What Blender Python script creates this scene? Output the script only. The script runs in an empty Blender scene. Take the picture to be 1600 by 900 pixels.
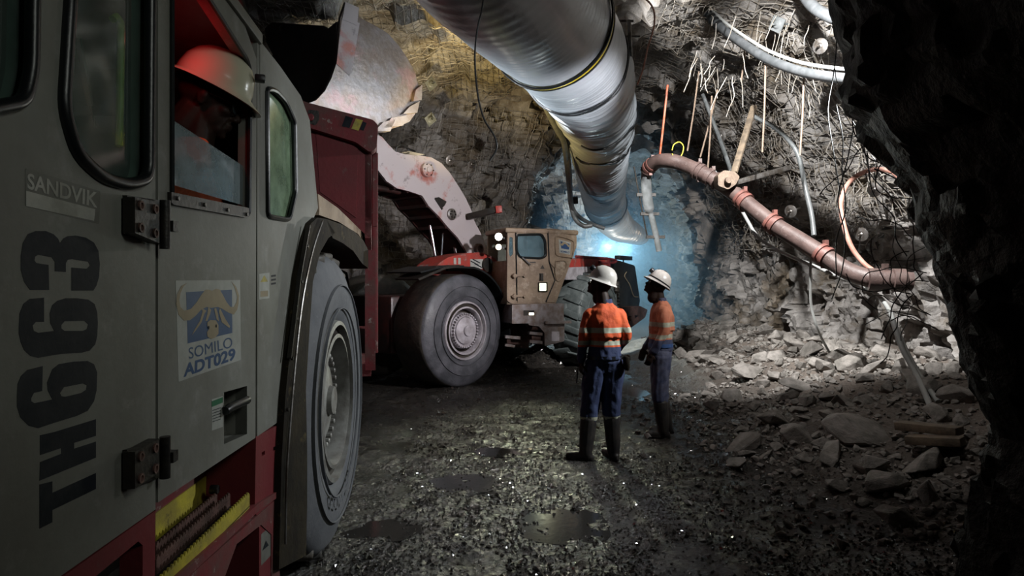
import bpy, bmesh, math, random
from mathutils import Vector, Matrix, noise, geometry
random.seed(7)
R = random.Random(11)
PI = math.pi
SC = bpy.context.scene
COL = SC.collection
V = Vector
CAMP = V((0, 0, 1.75)); FOC = 1000.0; CX = 800.0; HY = 438.0

# ------------------------------------------------------------------ camera
cam = bpy.data.cameras.new('camera'); camo = bpy.data.objects.new('camera', cam); COL.objects.link(camo)
camo.location = CAMP; camo.rotation_euler = (PI/2, 0, 0)
cam.lens = 22.5; cam.sensor_width = 36; cam.shift_y = -12/1600; cam.clip_start = .02; cam.clip_end = 200
SC.camera = camo

def ray(px, py):
    return V(((px-CX)/FOC, 1, -(py-HY)/FOC))
def W(px, py, d):
    return CAMP + ray(px, py)*d
class Frame:
    """a thing's own axes standing in the world"""
    def __init__(s, o, ax, ay):
        s.o = V(o); s.ax = V(ax).normalized(); s.ay = V(ay).normalized(); s.az = s.ax.cross(s.ay).normalized()
        s.M = Matrix(((s.ax.x, s.ay.x, s.az.x, s.o.x), (s.ax.y, s.ay.y, s.az.y, s.o.y), (s.ax.z, s.ay.z, s.az.z, s.o.z), (0, 0, 0, 1)))
        s.I = s.M.inverted()
    def hit(s, px, py, n, c):
        r = ray(px, py); o = s.I @ CAMP; d = s.I.to_3x3() @ r
        t = (c-o[n])/d[n]
        return o+d*t
    def Y(s, px, py, c=0.): return s.hit(px, py, 1, c)
    def X(s, px, py, c=0.): return s.hit(px, py, 0, c)
    def Z(s, px, py, c=0.): return s.hit(px, py, 2, c)

# ------------------------------------------------------------------ materials
def M(name, c, c2=None, rough=.6, metal=0., scale=6., bump=.15, bscale=40., thr=(.4, .6), emis=None, es=0., spec=.5, r2=None, detail=6, bdist=.02, c3=None, s3=2., thr3=(.5, .62)):
    m = bpy.data.materials.new(name); m.use_nodes = True
    nt = m.node_tree; N = nt.nodes; L = nt.links; N.clear()
    out = N.new('ShaderNodeOutputMaterial'); b = N.new('ShaderNodeBsdfPrincipled'); L.new(b.outputs[0], out.inputs[0])
    b.inputs['Base Color'].default_value = (*c, 1); b.inputs['Roughness'].default_value = rough; b.inputs['Metallic'].default_value = metal
    b.inputs['Specular IOR Level'].default_value = spec
    tc = N.new('ShaderNodeTexCoord')
    if c2 is not None:
        n = N.new('ShaderNodeTexNoise'); n.inputs['Scale'].default_value = scale; n.inputs['Detail'].default_value = detail; n.inputs['Roughness'].default_value = .65
        L.new(tc.outputs['Object'], n.inputs['Vector'])
        r = N.new('ShaderNodeMapRange'); r.inputs[1].default_value = thr[0]; r.inputs[2].default_value = thr[1]
        L.new(n.outputs['Fac'], r.inputs[0])
        mx = N.new('ShaderNodeMix'); mx.data_type = 'RGBA'
        mx.inputs[6].default_value = (*c, 1); mx.inputs[7].default_value = (*c2, 1)
        L.new(r.outputs[0], mx.inputs[0]); last = mx.outputs[2]
        if c3 is not None:
            n3 = N.new('ShaderNodeTexNoise'); n3.inputs['Scale'].default_value = s3; n3.inputs['Detail'].default_value = 8; n3.inputs['Roughness'].default_value = .7
            L.new(tc.outputs['Object'], n3.inputs['Vector'])
            q = N.new('ShaderNodeMapRange'); q.inputs[1].default_value = thr3[0]; q.inputs[2].default_value = thr3[1]; L.new(n3.outputs['Fac'], q.inputs[0])
            m3 = N.new('ShaderNodeMix'); m3.data_type = 'RGBA'; L.new(q.outputs[0], m3.inputs[0]); L.new(last, m3.inputs[6]); m3.inputs[7].default_value = (*c3, 1)
            last = m3.outputs[2]
        L.new(last, b.inputs['Base Color'])
        if r2 is not None:
            rr = N.new('ShaderNodeMapRange'); rr.inputs[1].default_value = thr[0]; rr.inputs[2].default_value = thr[1]
            rr.inputs[3].default_value = rough; rr.inputs[4].default_value = r2
            L.new(n.outputs['Fac'], rr.inputs[0]); L.new(rr.outputs[0], b.inputs['Roughness'])
    if bump:
        n2 = N.new('ShaderNodeTexNoise'); n2.inputs['Scale'].default_value = bscale; n2.inputs['Detail'].default_value = 5; n2.inputs['Roughness'].default_value = .6
        L.new(tc.outputs['Object'], n2.inputs['Vector'])
        bp = N.new('ShaderNodeBump'); bp.inputs['Strength'].default_value = bump; bp.inputs['Distance'].default_value = bdist
        L.new(n2.outputs['Fac'], bp.inputs['Height']); L.new(bp.outputs[0], b.inputs['Normal'])
    if emis:
        b.inputs['Emission Color'].default_value = (*emis, 1); b.inputs['Emission Strength'].default_value = es
    return m

def glass(name, tint, dust, amount, rough=.15):
    m = bpy.data.materials.new(name); m.use_nodes = True
    nt = m.node_tree; N = nt.nodes; L = nt.links; N.clear()
    out = N.new('ShaderNodeOutputMaterial')
    tr = N.new('ShaderNodeBsdfTransparent'); tr.inputs[0].default_value = (*tint, 1)
    df = N.new('ShaderNodeBsdfDiffuse'); df.inputs[0].default_value = (*dust, 1)
    gl = N.new('ShaderNodeBsdfGlossy'); gl.inputs['Roughness'].default_value = rough*.4; gl.inputs[0].default_value = (.8, .8, .8, 1)
    tc = N.new('ShaderNodeTexCoord'); n = N.new('ShaderNodeTexNoise'); n.inputs['Scale'].default_value = 5; n.inputs['Detail'].default_value = 9; n.inputs['Roughness'].default_value = .7
    L.new(tc.outputs['Object'], n.inputs['Vector'])
    mr = N.new('ShaderNodeMapRange'); mr.inputs[1].default_value = .35; mr.inputs[2].default_value = .7; mr.inputs[3].default_value = amount*.45; mr.inputs[4].default_value = amount*1.3
    L.new(n.outputs['Fac'], mr.inputs[0])
    a = N.new('ShaderNodeMixShader'); L.new(mr.outputs[0], a.inputs[0]); L.new(tr.outputs[0], a.inputs[1]); L.new(df.outputs[0], a.inputs[2])
    lw = N.new('ShaderNodeLayerWeight'); lw.inputs[0].default_value = .5; fr = N.new('ShaderNodeMath'); fr.operation = 'POWER'; fr.inputs[1].default_value = 4.; L.new(lw.outputs['Facing'], fr.inputs[0])
    b = N.new('ShaderNodeMixShader'); L.new(fr.outputs[0], b.inputs[0]); L.new(a.outputs[0], b.inputs[1]); L.new(gl.outputs[0], b.inputs[2])
    L.new(b.outputs[0], out.inputs[0])
    return m

# ------------------------------------------------------------------ mesh builder
class MB:
    def __init__(s): s.v = []; s.f = []; s.m = []
    def add(s, vs, fs, mi=0):
        o = len(s.v); s.v += [V(p) for p in vs]
        for f in fs: s.f.append([i+o for i in f]); s.m.append(mi)
        return s
    def join(s, o, mi=None):
        k = len(s.v); s.v += o.v
        for f, m in zip(o.f, o.m): s.f.append([i+k for i in f]); s.m.append(m if mi is None else mi)
        return s
    def xf(s, Mx): s.v = [Mx @ p for p in s.v]; return s
    def box(s, a, b, mi=0, rot=None, bev=0.):
        a = V(a); b = V(b); lo = V([min(a[i], b[i]) for i in range(3)]); hi = V([max(a[i], b[i]) for i in range(3)])
        if bev <= 0:
            vs = [V((x, y, z)) for x in (lo.x, hi.x) for y in (lo.y, hi.y) for z in (lo.z, hi.z)]
            fs = [(0, 1, 3, 2), (4, 6, 7, 5), (0, 4, 5, 1), (2, 3, 7, 6), (0, 2, 6, 4), (1, 5, 7, 3)]
        else:
            bm = bmesh.new(); bmesh.ops.create_cube(bm, size=1)
            for q in bm.verts: q.co = V([(lo[i]+hi[i])/2+q.co[i]*(hi[i]-lo[i]) for i in range(3)])
            bmesh.ops.bevel(bm, geom=bm.edges[:], offset=min(bev, .49*min(hi-lo)), segments=2, affect='EDGES', profile=.5)
            vs = [q.co.copy() for q in bm.verts]; bm.verts.index_update(); fs = [[q.index for q in f.verts] for f in bm.faces]; bm.free()
        if rot is not None:
            c = (lo+hi)/2; vs = [c+rot @ (p-c) for p in vs]
        return s.add(vs, fs, mi)
    def bar(s, p, q, w, h, mi=0, up=(0, 0, 1), bev=0.):
        p = V(p); q = V(q); d = q-p; L = d.length; x = d.normalized(); u = V(up)
        if abs(x.dot(u)) > .98: u = V((1, 0, 0))
        y = u.cross(x).normalized(); z = x.cross(y)
        m = MB().box((0, -w/2, -h/2), (L, w/2, h/2), mi, bev=bev)
        T = Matrix(((x.x, y.x, z.x, p.x), (x.y, y.y, z.y, p.y), (x.z, y.z, z.z, p.z), (0, 0, 0, 1)))
        return s.join(m.xf(T))
    def tube(s, pts, r, n=8, mi=0, caps=True, closed=False, ell=None):
        pts = [V(p) for p in pts]; k = len(pts); rs = r if hasattr(r, '__len__') else [r]*k
        rings = []; prev = None
        for i, p in enumerate(pts):
            if closed: t = pts[(i+1) % k]-pts[i-1]
            else: t = pts[min(i+1, k-1)]-pts[max(i-1, 0)]
            t = t.normalized() if t.length > 1e-9 else V((0, 0, 1))
            if prev is None:
                a = V((0, 0, 1)) if abs(t.z) < .9 else V((1, 0, 0))
                u = t.cross(a).normalized()
            else:
                u = (prev-t*prev.dot(t)); u = u.normalized() if u.length > 1e-6 else t.orthogonal().normalized()
            prev = u; w = t.cross(u)
            rings.append([p+(u*math.cos(2*PI*j/n)+w*math.sin(2*PI*j/n))*rs[i] for j in range(n)])
        vs = [q for rg in rings for q in rg]; fs = []
        for i in range(k if closed else k-1):
            a = i*n; b = ((i+1) % k)*n
            for j in range(n): fs.append((a+j, a+(j+1) % n, b+(j+1) % n, b+j))
        if caps and not closed:
            fs.append(list(range(n))[::-1]); fs.append([(k-1)*n+j for j in range(n)])
        return s.add(vs, fs, mi)
    def lathe(s, prof, o, axis, n=48, mi=0, closed=True, mis=None):
        """prof: (radius, height along axis)"""
        o = V(o); a = V(axis).normalized(); u = a.orthogonal().normalized(); w = a.cross(u)
        vs = []; fs = []; ms = []
        for (r, h) in prof:
            for j in range(n): t = 2*PI*j/n; vs.append(o+a*h+(u*math.cos(t)+w*math.sin(t))*r)
        k = len(prof)
        o0 = len(s.v); s.v += vs
        for i in range(k-1):
            for j in range(n):
                s.f.append([o0+i*n+j, o0+i*n+(j+1) % n, o0+(i+1)*n+(j+1) % n, o0+(i+1)*n+j]); s.m.append(mis[i] if mis else mi)
        if closed:
            s.f.append([o0+j for j in range(n)][::-1]); s.m.append(mis[0] if mis else mi)
            s.f.append([o0+(k-1)*n+j for j in range(n)]); s.m.append(mis[-1] if mis else mi)
        return s
    def disc(s, c, axis, r, h, n=20, mi=0): return s.lathe([(r*.94, 0), (r, 0+h*.12), (r, h*.85), (r*.92, h)], c, axis, n, mi)
    def sphere(s, c, r, n=12, mi=0, rot=None):
        r = V(r) if hasattr(r, '__len__') else V((r, r, r)); vs = []; fs = []; c = V(c)
        for i in range(1, n):
            for j in range(2*n):
                a = PI*i/n; b = PI*j/n; p = V((math.sin(a)*math.cos(b)*r.x, math.sin(a)*math.sin(b)*r.y, math.cos(a)*r.z))
                vs.append(c+(rot @ p if rot else p))
        p = V((0, 0, r.z)); vs.append(c+(rot @ p if rot else p)); vs.append(c-(rot @ p if rot else p)); T = len(vs)-2
        for i in range(n-2):
            for j in range(2*n): fs.append((i*2*n+j, (i+1)*2*n+j, (i+1)*2*n+(j+1) % (2*n), i*2*n+(j+1) % (2*n)))
        for j in range(2*n):
            fs.append((T, j, (j+1) % (2*n))); fs.append((T+1, (n-2)*2*n+(j+1) % (2*n), (n-2)*2*n+j))
        return s.add(vs, fs, mi)
    def prism(s, outer, thick, holes=(), mi=0, mi_side=None):
        """outer, holes: 3D points on one plane; thick: vector to the back"""
        outer = [V(p) for p in outer]; holes = [[V(p) for p in h] for h in holes]; t = V(thick)
        loops = [outer]+holes; allp = [p for l in loops for p in l]
        tris = geometry.tessellate_polygon(loops)
        n = len(allp); vs = allp+[p+t for p in allp]
        nn = V((0, 0, 0))
        for i in range(len(outer)): nn += outer[i].cross(outer[(i+1) % len(outer)])
        good = []
        for tr in tris:
            a, b, c = [allp[i] for i in tr]; fn = (b-a).cross(c-a)
            if fn.dot(t) > 0: tr = tr[::-1]
            good.append(tuple(tr))
        fs = [g for g in good]+[tuple(i+n for i in g[::-1]) for g in good]
        s.add(vs, fs, mi)
        sides = []; k = 0
        flip = nn.dot(t) > 0
        for li, l in enumerate(loops):
            m = len(l)
            for i in range(m):
                a, b = k+i, k+(i+1) % m
                q = (a, b, b+n, a+n)
                sides.append(q)
            k += m
        base = len(s.v)-2*n
        for q in sides: s.f.append([base+i for i in q]); s.m.append(mi if mi_side is None else mi_side)
        return s
    def clean(s):
        bm = bmesh.new(); vv = [bm.verts.new(p) for p in s.v]; bm.verts.index_update()
        for f, m in zip(s.f, s.m):
            try: q = bm.faces.new([vv[i] for i in f]); q.material_index = m
            except ValueError: pass
        return bm

def smoothpoly(me, ang):
    me.polygons.foreach_set('use_smooth', [True]*len(me.polygons))
    try: me.set_sharp_from_angle(angle=ang)
    except Exception: pass
def child(name, mb, mats, parent, smooth=35, recalc=True, weld=False, label=None):
    bm = mb.clean()
    if weld: bmesh.ops.remove_doubles(bm, verts=bm.verts, dist=1e-4)
    if recalc: bmesh.ops.recalc_face_normals(bm, faces=bm.faces)
    me = bpy.data.meshes.new(name); bm.to_mesh(me); bm.free()
    for m in (mats if isinstance(mats, (list, tuple)) else [mats]): me.materials.append(m)
    if smooth: smoothpoly(me, math.radians(smooth))
    o = bpy.data.objects.new(name, me); COL.objects.link(o)
    if parent is not None: o.parent = parent
    if label: o['label'] = label
    return o
def tag(o, label, cat, group=None, kind=None):
    o['label'] = label; o['category'] = cat
    if group: o['group'] = group
    if kind: o['kind'] = kind
    return o
def root(name, frame, label, cat, group=None):
    o = bpy.data.objects.new(name, None); COL.objects.link(o); o.empty_display_size = .2
    o.matrix_world = frame.M if isinstance(frame, Frame) else Matrix.Translation(V(frame))
    return tag(o, label, cat, group)
def single(name, mb, mats, label, cat, group=None, kind=None, smooth=35, recalc=True, origin=None):
    """one mesh standing in the world, its origin put at its own base"""
    if origin is None:
        lo = [min(p[i] for p in mb.v) for i in range(3)]; hi = [max(p[i] for p in mb.v) for i in range(3)]
        origin = V(((lo[0]+hi[0])/2, (lo[1]+hi[1])/2, lo[2]))
    mb.v = [p-origin for p in mb.v]
    o = child(name, mb, mats, None, smooth, recalc); o.location = origin
    return tag(o, label, cat, group, kind)
def baked(name, mb, mats, parent, voxel=.01, smooth_it=4, paint=None, disp=None):
    """one continuous surface grown over overlapping forms"""
    bm = mb.clean(); bmesh.ops.recalc_face_normals(bm, faces=bm.faces)
    me = bpy.data.meshes.new('tmp'); bm.to_mesh(me); bm.free()
    o = bpy.data.objects.new('tmp', me); COL.objects.link(o)
    r = o.modifiers.new('r', 'REMESH'); r.mode = 'VOXEL'; r.voxel_size = voxel; r.use_smooth_shade = True
    if smooth_it:
        q = o.modifiers.new('s', 'SMOOTH'); q.factor = .5; q.iterations = smooth_it
    dg = bpy.context.evaluated_depsgraph_get(); ev = o.evaluated_get(dg)
    m2 = bpy.data.meshes.new_from_object(ev); m2.name = name
    bpy.data.objects.remove(o); bpy.data.meshes.remove(me)
    if disp:
        nn = [v.normal.copy() for v in m2.vertices]
        for v, n_ in zip(m2.vertices, nn): v.co = disp(v.co.copy(), n_)
    m2.materials.clear()
    for m in mats: m2.materials.append(m)
    if paint:
        for p in m2.polygons: p.material_index = paint(p.center, p.normal)
    m2.polygons.foreach_set('use_smooth', [True]*len(m2.polygons))
    k = bpy.data.objects.new(name, m2); COL.objects.link(k); k.parent = parent
    return k
def catmull(pts, k=6, closed=False):
    pts = [V(p) for p in pts]; n = len(pts); out = []
    for i in range(n if closed else n-1):
        p0 = pts[i-1] if (i > 0 or closed) else pts[0]*2-pts[1]; p1 = pts[i]; p2 = pts[(i+1) % n]
        p3 = pts[(i+2) % n] if (i+2 < n or closed) else pts[-1]*2-pts[-2]
        for j in range(k):
            t = j/k; out.append(.5*((2*p1)+(p2-p0)*t+(2*p0-5*p1+4*p2-p3)*t*t+(3*p1-p0-3*p2+p3)*t**3))
    if not closed: out.append(pts[-1])
    return out
def rpoly(pts, rad, seg=4):
    """round the corners of a closed 2D pixel outline"""
    out = []; n = len(pts)
    for i in range(n):
        p = V((*pts[i], 0)); a = V((*pts[i-1], 0)); b = V((*pts[(i+1) % n], 0))
        ra = min(rad, (a-p).length*.45, (b-p).length*.45)
        A = p+(a-p).normalized()*ra; B = p+(b-p).normalized()*ra
        for j in range(seg+1):
            t = j/seg; q = A*(1-t)**2+p*2*t*(1-t)+B*t*t; out.append((q.x, q.y))
    return out
def textmesh(s, bold=0.):
    cu = bpy.data.curves.new('t', 'FONT'); cu.body = s; cu.size = 1; cu.offset = bold; cu.resolution_u = 4; cu.fill_mode = 'FRONT'
    o = bpy.data.objects.new('t', cu); COL.objects.link(o)
    dg = bpy.context.evaluated_depsgraph_get(); me = bpy.data.meshes.new_from_object(o.evaluated_get(dg))
    vs = [v.co.copy() for v in me.vertices]; fs = [list(p.vertices) for p in me.polygons]
    bpy.data.objects.remove(o); bpy.data.curves.remove(cu); bpy.data.meshes.remove(me)
    x0 = min(v.x for v in vs); x1 = max(v.x for v in vs); y0 = min(v.y for v in vs); y1 = max(v.y for v in vs)
    return [((v.x-x0)/(x1-x0), (v.y-y0)/(y1-y0)) for v in vs], fs
def put_text(mb, s, quad, fn, mi, bold=0.):
    """quad: pixel corners TL, TR, BR, BL on the sign; fn: pixel -> point on the sign's face"""
    uv, fs = textmesh(s, bold); TL, TR, BR, BL = [V(q) for q in quad]
    vs = [fn(*((BL*(1-u)+BR*u)*(1-w)+(TL*(1-u)+TR*u)*w)) for u, w in uv]
    mb.add(vs, fs, mi)

# ------------------------------------------------------------------ palette
m_cab = M('cab_paint', (.235, .24, .215), (.15, .145, .125), rough=.5, scale=2.2, bump=.06, bscale=30, thr=(.35, .75), c3=(.30, .30, .28), s3=6, thr3=(.55, .75), spec=.15)
m_ink = M('unit_number_ink', (.008, .012, .018), (.02, .024, .03), rough=.6, bump=.05, scale=9, spec=.15)
m_rubber = M('rubber_seal', (.008, .01, .011), rough=.35, bump=.05)
m_blacksteel = M('black_steel', (.016, .015, .014), (.035, .03, .024), rough=.45, metal=.3, scale=9)
m_steel = M('worn_steel', (.30, .29, .28), (.14, .12, .10), rough=.4, metal=.8, scale=9)
m_chrome = M('chrome_rod', (.75, .75, .78), rough=.12, metal=1, bump=0)
m_truckred = M('truck_red', (.20, .028, .034), (.15, .03, .033), rough=.55, spec=.25, scale=3, bump=.08, thr=(.3, .7), c3=(.16, .09, .08), s3=7, thr3=(.58, .75))
m_truckred2 = M('truck_red_chipped', (.20, .032, .038), (.14, .06, .055), rough=.6, spec=.25, scale=5, bump=.1, c3=(.35, .30, .27), s3=12, thr3=(.60, .66))
m_ldrred = M('loader_red', (.42, .045, .035), (.30, .06, .045), rough=.45, scale=6, bump=.08, c3=(.30, .26, .25), s3=6, thr3=(.57, .65))
m_boom = M('boom_paint', (.50, .45, .46), (.42, .16, .13), rough=.45, scale=1.6, bump=.07, thr=(.52, .62), c3=(.22, .19, .19), s3=4, thr3=(.60, .68))
m_boomshade = M('boom_underside', (.02, .013, .012), (.05, .015, .013), rough=.35, scale=5)  # boom's shaded underside and far plate, shade put into the colour
m_bucket = M('bucket_steel', (.27, .245, .24), (.19, .145, .12), rough=.38, metal=.55, scale=3.2, bump=.25, bscale=9, c3=(.30, .20, .20), s3=2, thr3=(.55, .65), bdist=.03)
m_bucketshade = M('bucket_shaded', (.035, .028, .028), (.02, .018, .018), rough=.6, bump=.3, bscale=12)  # bucket steel darkened to stand for shade inside the mouth
m_tire_dust = M('dusty_tyre', (.13, .135, .145), (.095, .10, .11), rough=.75, scale=5, bump=.14, bscale=30, thr=(.35, .65), c3=(.17, .175, .185), s3=16, thr3=(.6, .72))
m_tire_wet = M('wet_tyre', (.055, .057, .065), (.10, .10, .115), rough=.42, scale=4, bump=.3, bscale=18, r2=.6)
m_tread = M('muddy_tread', (.035, .033, .03), (.075, .065, .052), rough=.6, scale=5, bump=.5, bscale=14)
m_rim = M('rim_paint', (.30, .30, .28), (.17, .16, .145), rough=.5, metal=.2, scale=5, bump=.1)
m_rimlight = M('pale_rim', (.55, .52, .56), (.34, .31, .33), rough=.45, metal=.2, scale=6, bump=.08)
m_rimdark = M('rim_recess_shade', (.03, .025, .022), (.05, .04, .03), rough=.55, scale=6)  # recess shade put into the colour of grooves and wheel dish
m_ldrcab = M('loader_cab_dusty', (.29, .215, .145), (.19, .135, .09), rough=.6, scale=3.5, bump=.12, bscale=25, c3=(.40, .33, .25), s3=5, thr3=(.55, .68))
m_ldrgrey = M('loader_grey_step', (.26, .24, .24), (.16, .12, .10), rough=.45, metal=.35, scale=6, bump=.15)
m_brownmetal = M('rusty_bracket', (.16, .085, .07), (.08, .045, .035), rough=.6, metal=.2, scale=8, bump=.3)
m_yellow = M('step_yellow', (.55, .47, .045), (.33, .27, .05), rough=.55, scale=7, bump=.15, thr=(.4, .6), c3=(.06, .05, .03), s3=14, thr3=(.6, .7))
m_yellowbar = M('grab_bar_yellow', (.80, .78, .08), (.6, .55, .06), rough=.35, bump=.03)
m_flap = M('mudguard_rubber', (.030, .024, .015), (.014, .012, .010), rough=.7, spec=.12, scale=4, bump=.25, bscale=20, c3=(.09, .07, .035), s3=8, thr3=(.6, .68))
m_white = M('sticker_white', (.42, .43, .40), (.33, .34, .31), rough=.5, scale=8, bump=.03, spec=.15)
m_blue = M('sticker_blue', (.035, .075, .17), (.045, .09, .19), rough=.45, bump=.02, scale=9, spec=.15)
m_tan = M('sticker_tan', (.34, .28, .18), (.28, .23, .15), rough=.5, bump=.02, spec=.15)
m_green = M('label_green', (.03, .14, .07), rough=.5, bump=0, spec=.15)
m_plate = M('faded_nameplate', (.185, .185, .165), (.15, .15, .13), rough=.55, scale=10, bump=.03, spec=.15)
m_platelt = M('nameplate_silver', (.46, .46, .42), (.30, .30, .26), rough=.5, scale=6, bump=.03, spec=.15)
m_glassw = glass('window_glass', (.8, .95, .9), (.14, .19, .17), .28)
m_glassdoor = glass('door_glass', (.7, .88, .92), (.42, .50, .52), .55, .1)
m_glassmist = glass('misted_glass', (.5, .65, .55), (.30, .42, .27), .95)
m_glasscab = glass('loader_cab_glass', (.8, .95, 1), (.35, .5, .55), .22)
m_int = M('cab_interior', (.012, .012, .012), rough=.7)
m_intgrey = M('cab_trim_grey', (.05, .055, .05), rough=.6)
m_lampw = M('work_light_lens', (1, 1, .95), emis=(1, .97, .85), es=24, bump=0)
m_lampy = M('warm_light_lens', (1, .9, .7), emis=(1, .80, .5), es=14, bump=0)
m_lampg = M('side_light_lens', (.9, 1, .6), emis=(.85, 1, .45), es=14, bump=0)
m_rock = M('tunnel_rock', (.30, .285, .27), (.13, .125, .12), rough=.62, scale=1.4, bump=.8, bscale=7, bdist=.06, c3=(.15, .12, .085), s3=.7, thr3=(.48, .62), detail=10)
m_rockshade = M('shaded_rock', (.022, .023, .020), (.012, .013, .011), spec=.15, rough=.5, scale=2, bump=.9, bscale=9, bdist=.05, r2=.6, detail=10)  # rock colour darkened so the near pillar reads as unlit
m_rubble = M('broken_rock', (.27, .25, .23), (.15, .14, .125), rough=.7, scale=3, bump=.5, bscale=14, bdist=.03)
m_duct = M('vent_duct_sheet', (.46, .51, .56), (.36, .41, .45), rough=.30, metal=.15, scale=1.7, bump=.12, bscale=9, thr=(.35, .7), c3=(.28, .31, .34), s3=5, thr3=(.6, .74))
m_ductband = M('duct_yellow_band', (.80, .68, .03), (.6, .5, .03), rough=.4, bump=.05)
m_strap = M('black_strap', (.01, .012, .014), rough=.4, bump=.05)
m_pipe = M('rusty_water_pipe', (.115, .078, .07), (.07, .045, .04), rough=.5, scale=5, bump=.2, c3=(.16, .12, .11), s3=10, thr3=(.58, .68))
m_flange = M('pipe_coupling_red', (.20, .08, .065), (.13, .06, .05), rough=.5, scale=10, bump=.2)
m_poly = M('grey_poly_pipe', (.15, .16, .165), (.10, .11, .11), rough=.4, scale=8, bump=.05)
m_polyd = M('dull_plastic_pipe', (.075, .08, .085), (.05, .055, .058), rough=.5, scale=8, bump=.05)
m_cablegrey = M('grey_cable', (.34, .35, .34), rough=.5, bump=.05)
m_cableblk = M('black_cable', (.01, .011, .012), rough=.45, bump=.05)
m_orange = M('orange_hose', (.60, .10, .035), (.45, .18, .12), rough=.5, scale=7, bump=.05)
m_pinkhose = M('dusty_orange_hose', (.55, .30, .24), (.42, .20, .15), rough=.5, scale=7, bump=.05)
m_wire = M('galvanised_wire', (.36, .345, .32), (.20, .17, .13), rough=.45, metal=.2, scale=12, bump=0)
m_rust = M('rusty_rod', (.22, .165, .12), (.14, .10, .075), rough=.6, metal=.2, scale=15, bump=.1)
m_wood = M('weathered_timber', (.17, .13, .09), (.09, .07, .05), rough=.7, scale=9, bump=.3)
m_helmet = M('hard_hat_shell', (.68, .65, .60), (.60, .57, .52), rough=.28, scale=12, bump=0)
m_helmet_drv = M('driver_hard_hat', (.62, .60, .45), rough=.22, bump=0)
m_skin = M('skin_dark', (.034, .019, .013), (.024, .013, .010), spec=.3, rough=.6, scale=20, bump=.1, bscale=150, bdist=.002)
m_hivis = M('hivis_orange', (.85, .14, .035), (.68, .10, .03), rough=.75, scale=9, bump=.25, bscale=35)
m_hivis2 = M('faded_hivis_orange', (.80, .30, .17), (.66, .23, .13), rough=.8, scale=9, bump=.25, bscale=35)
m_reflect = M('reflective_tape', (.62, .64, .50), (.50, .52, .40), rough=.4, scale=20, bump=.05)
m_navy = M('navy_cloth', (.028, .042, .11), (.04, .06, .14), rough=.8, scale=8, bump=.3, bscale=30)
m_navy2 = M('worn_navy_cloth', (.06, .075, .15), (.10, .11, .17), rough=.8, scale=6, bump=.3, bscale=30)
m_boot = M('rubber_boot', (.022, .022, .024), (.05, .045, .04), rough=.42, scale=8, bump=.1)
HAZE_D = .13
# ================================================================== the tunnel
def facet(p, sc, seed):
    q = p*sc+V((seed, seed*1.7, seed*.3)); d, c = noise.voronoi(q); c0 = c[0]
    g = V((noise.noise(c0*3.1), noise.noise(c0*3.1+V((9, 4, 2))), noise.noise(c0*3.1+V((1, 7, 5)))))
    return noise.noise(c0*5.7+V((3, 3, 3)))+(q-c0).dot(g)*1.3
def rockd(p, a=1.):
    q = V((p.x, p.y, p.z*1.25))
    return a*(.36*facet(q, .85, 3.)+.22*facet(q, 2.1, 8.)+.10*facet(q, 4.6, 1.)+.045*facet(q, 10., 4.)+.22*noise.noise(q*.45)+.02*noise.noise(q*14))
class Rock:
    def __init__(s, plan, inward, lean, z0=-.3, z1=7., step=.09, zstep=.09, amp=1.):
        pts = catmull([V((x, y, 0)) for x, y in plan], 8); s.pts = [pts[0]]; acc = 0
        for a, b in zip(pts, pts[1:]):
            L = (b-a).length; n = max(1, round(L/step))
            for i in range(1, n+1): s.pts.append(a.lerp(b, i/n))
        s.n = len(s.pts); s.inward = inward; s.lean = lean; s.z0 = z0; s.z1 = z1; s.zs = zstep; s.amp = amp
        s.nr = []
        for i in range(s.n):
            a = s.pts[max(0, i-4)]; b = s.pts[min(s.n-1, i+4)]; t = (b-a).normalized()
            s.nr.append(V((-t.y, t.x, 0))*inward)
    def at(s, i, z, off=0., rough=1.):
        i = max(0, min(s.n-1, i)); p = s.pts[i]+V((0, 0, z)); n = s.nr[i]
        p = p+n*s.lean(z)
        return p+n*(rockd(p, s.amp)*rough+off)+V((0, 0, .3*rockd(p+V((7, 3, 1)), s.amp)*rough))
    def mesh(s):
        nz = int((s.z1-s.z0)/s.zs)+1; mb = MB(); vs = []
        for i in range(s.n):
            for k in range(nz): vs.append(s.at(i, s.z0+k*s.zs))
        fs = [(i*nz+k, (i+1)*nz+k, (i+1)*nz+k+1, i*nz+k+1) for i in range(s.n-1) for k in range(nz-1)]
        mb.add(vs, fs); return mb
    def near(s, x, y): return min(range(s.n), key=lambda i: (s.pts[i].x-x)**2+(s.pts[i].y-y)**2)
def lean0(z): return .03*z+(.30*(z-3.6)**1.4 if z > 3.6 else 0)
def leanR(z): return -.15+.05*z+(.28*(z-3.4)**1.4 if z > 3.4 else 0)
def lerp_tab(tab, z):
    if z <= tab[0][0]: return tab[0][1]
    for (a, u), (b, w) in zip(tab, tab[1:]):
        if z <= b: return u+(w-u)*(z-a)/(b-a)
    return tab[-1][1]
def leanN(z): return lerp_tab([(0, -.12), (.5, -.2), (.9, -.28), (1.5, -.10), (2.3, .05), (2.75, .40), (3.3, .46), (5, .55), (7, .9)], z)
RL = Rock([(-5.6, .5), (-5.7, 5), (-5.6, 10), (-5.0, 13), (-2.6, 15.2), (-.2, 16.6), (.33, 17.1), (.1, 18.0), (-1.2, 19), (-1.8, 21.5), (-1.9, 26), (.5, 27.2), (1.6, 26.4), (1.85, 24.9), (2.3, 24.5), (3.1, 24.6), (3.3, 27), (2.7, 32), (2.4, 42)], -1, lean0)
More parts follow.
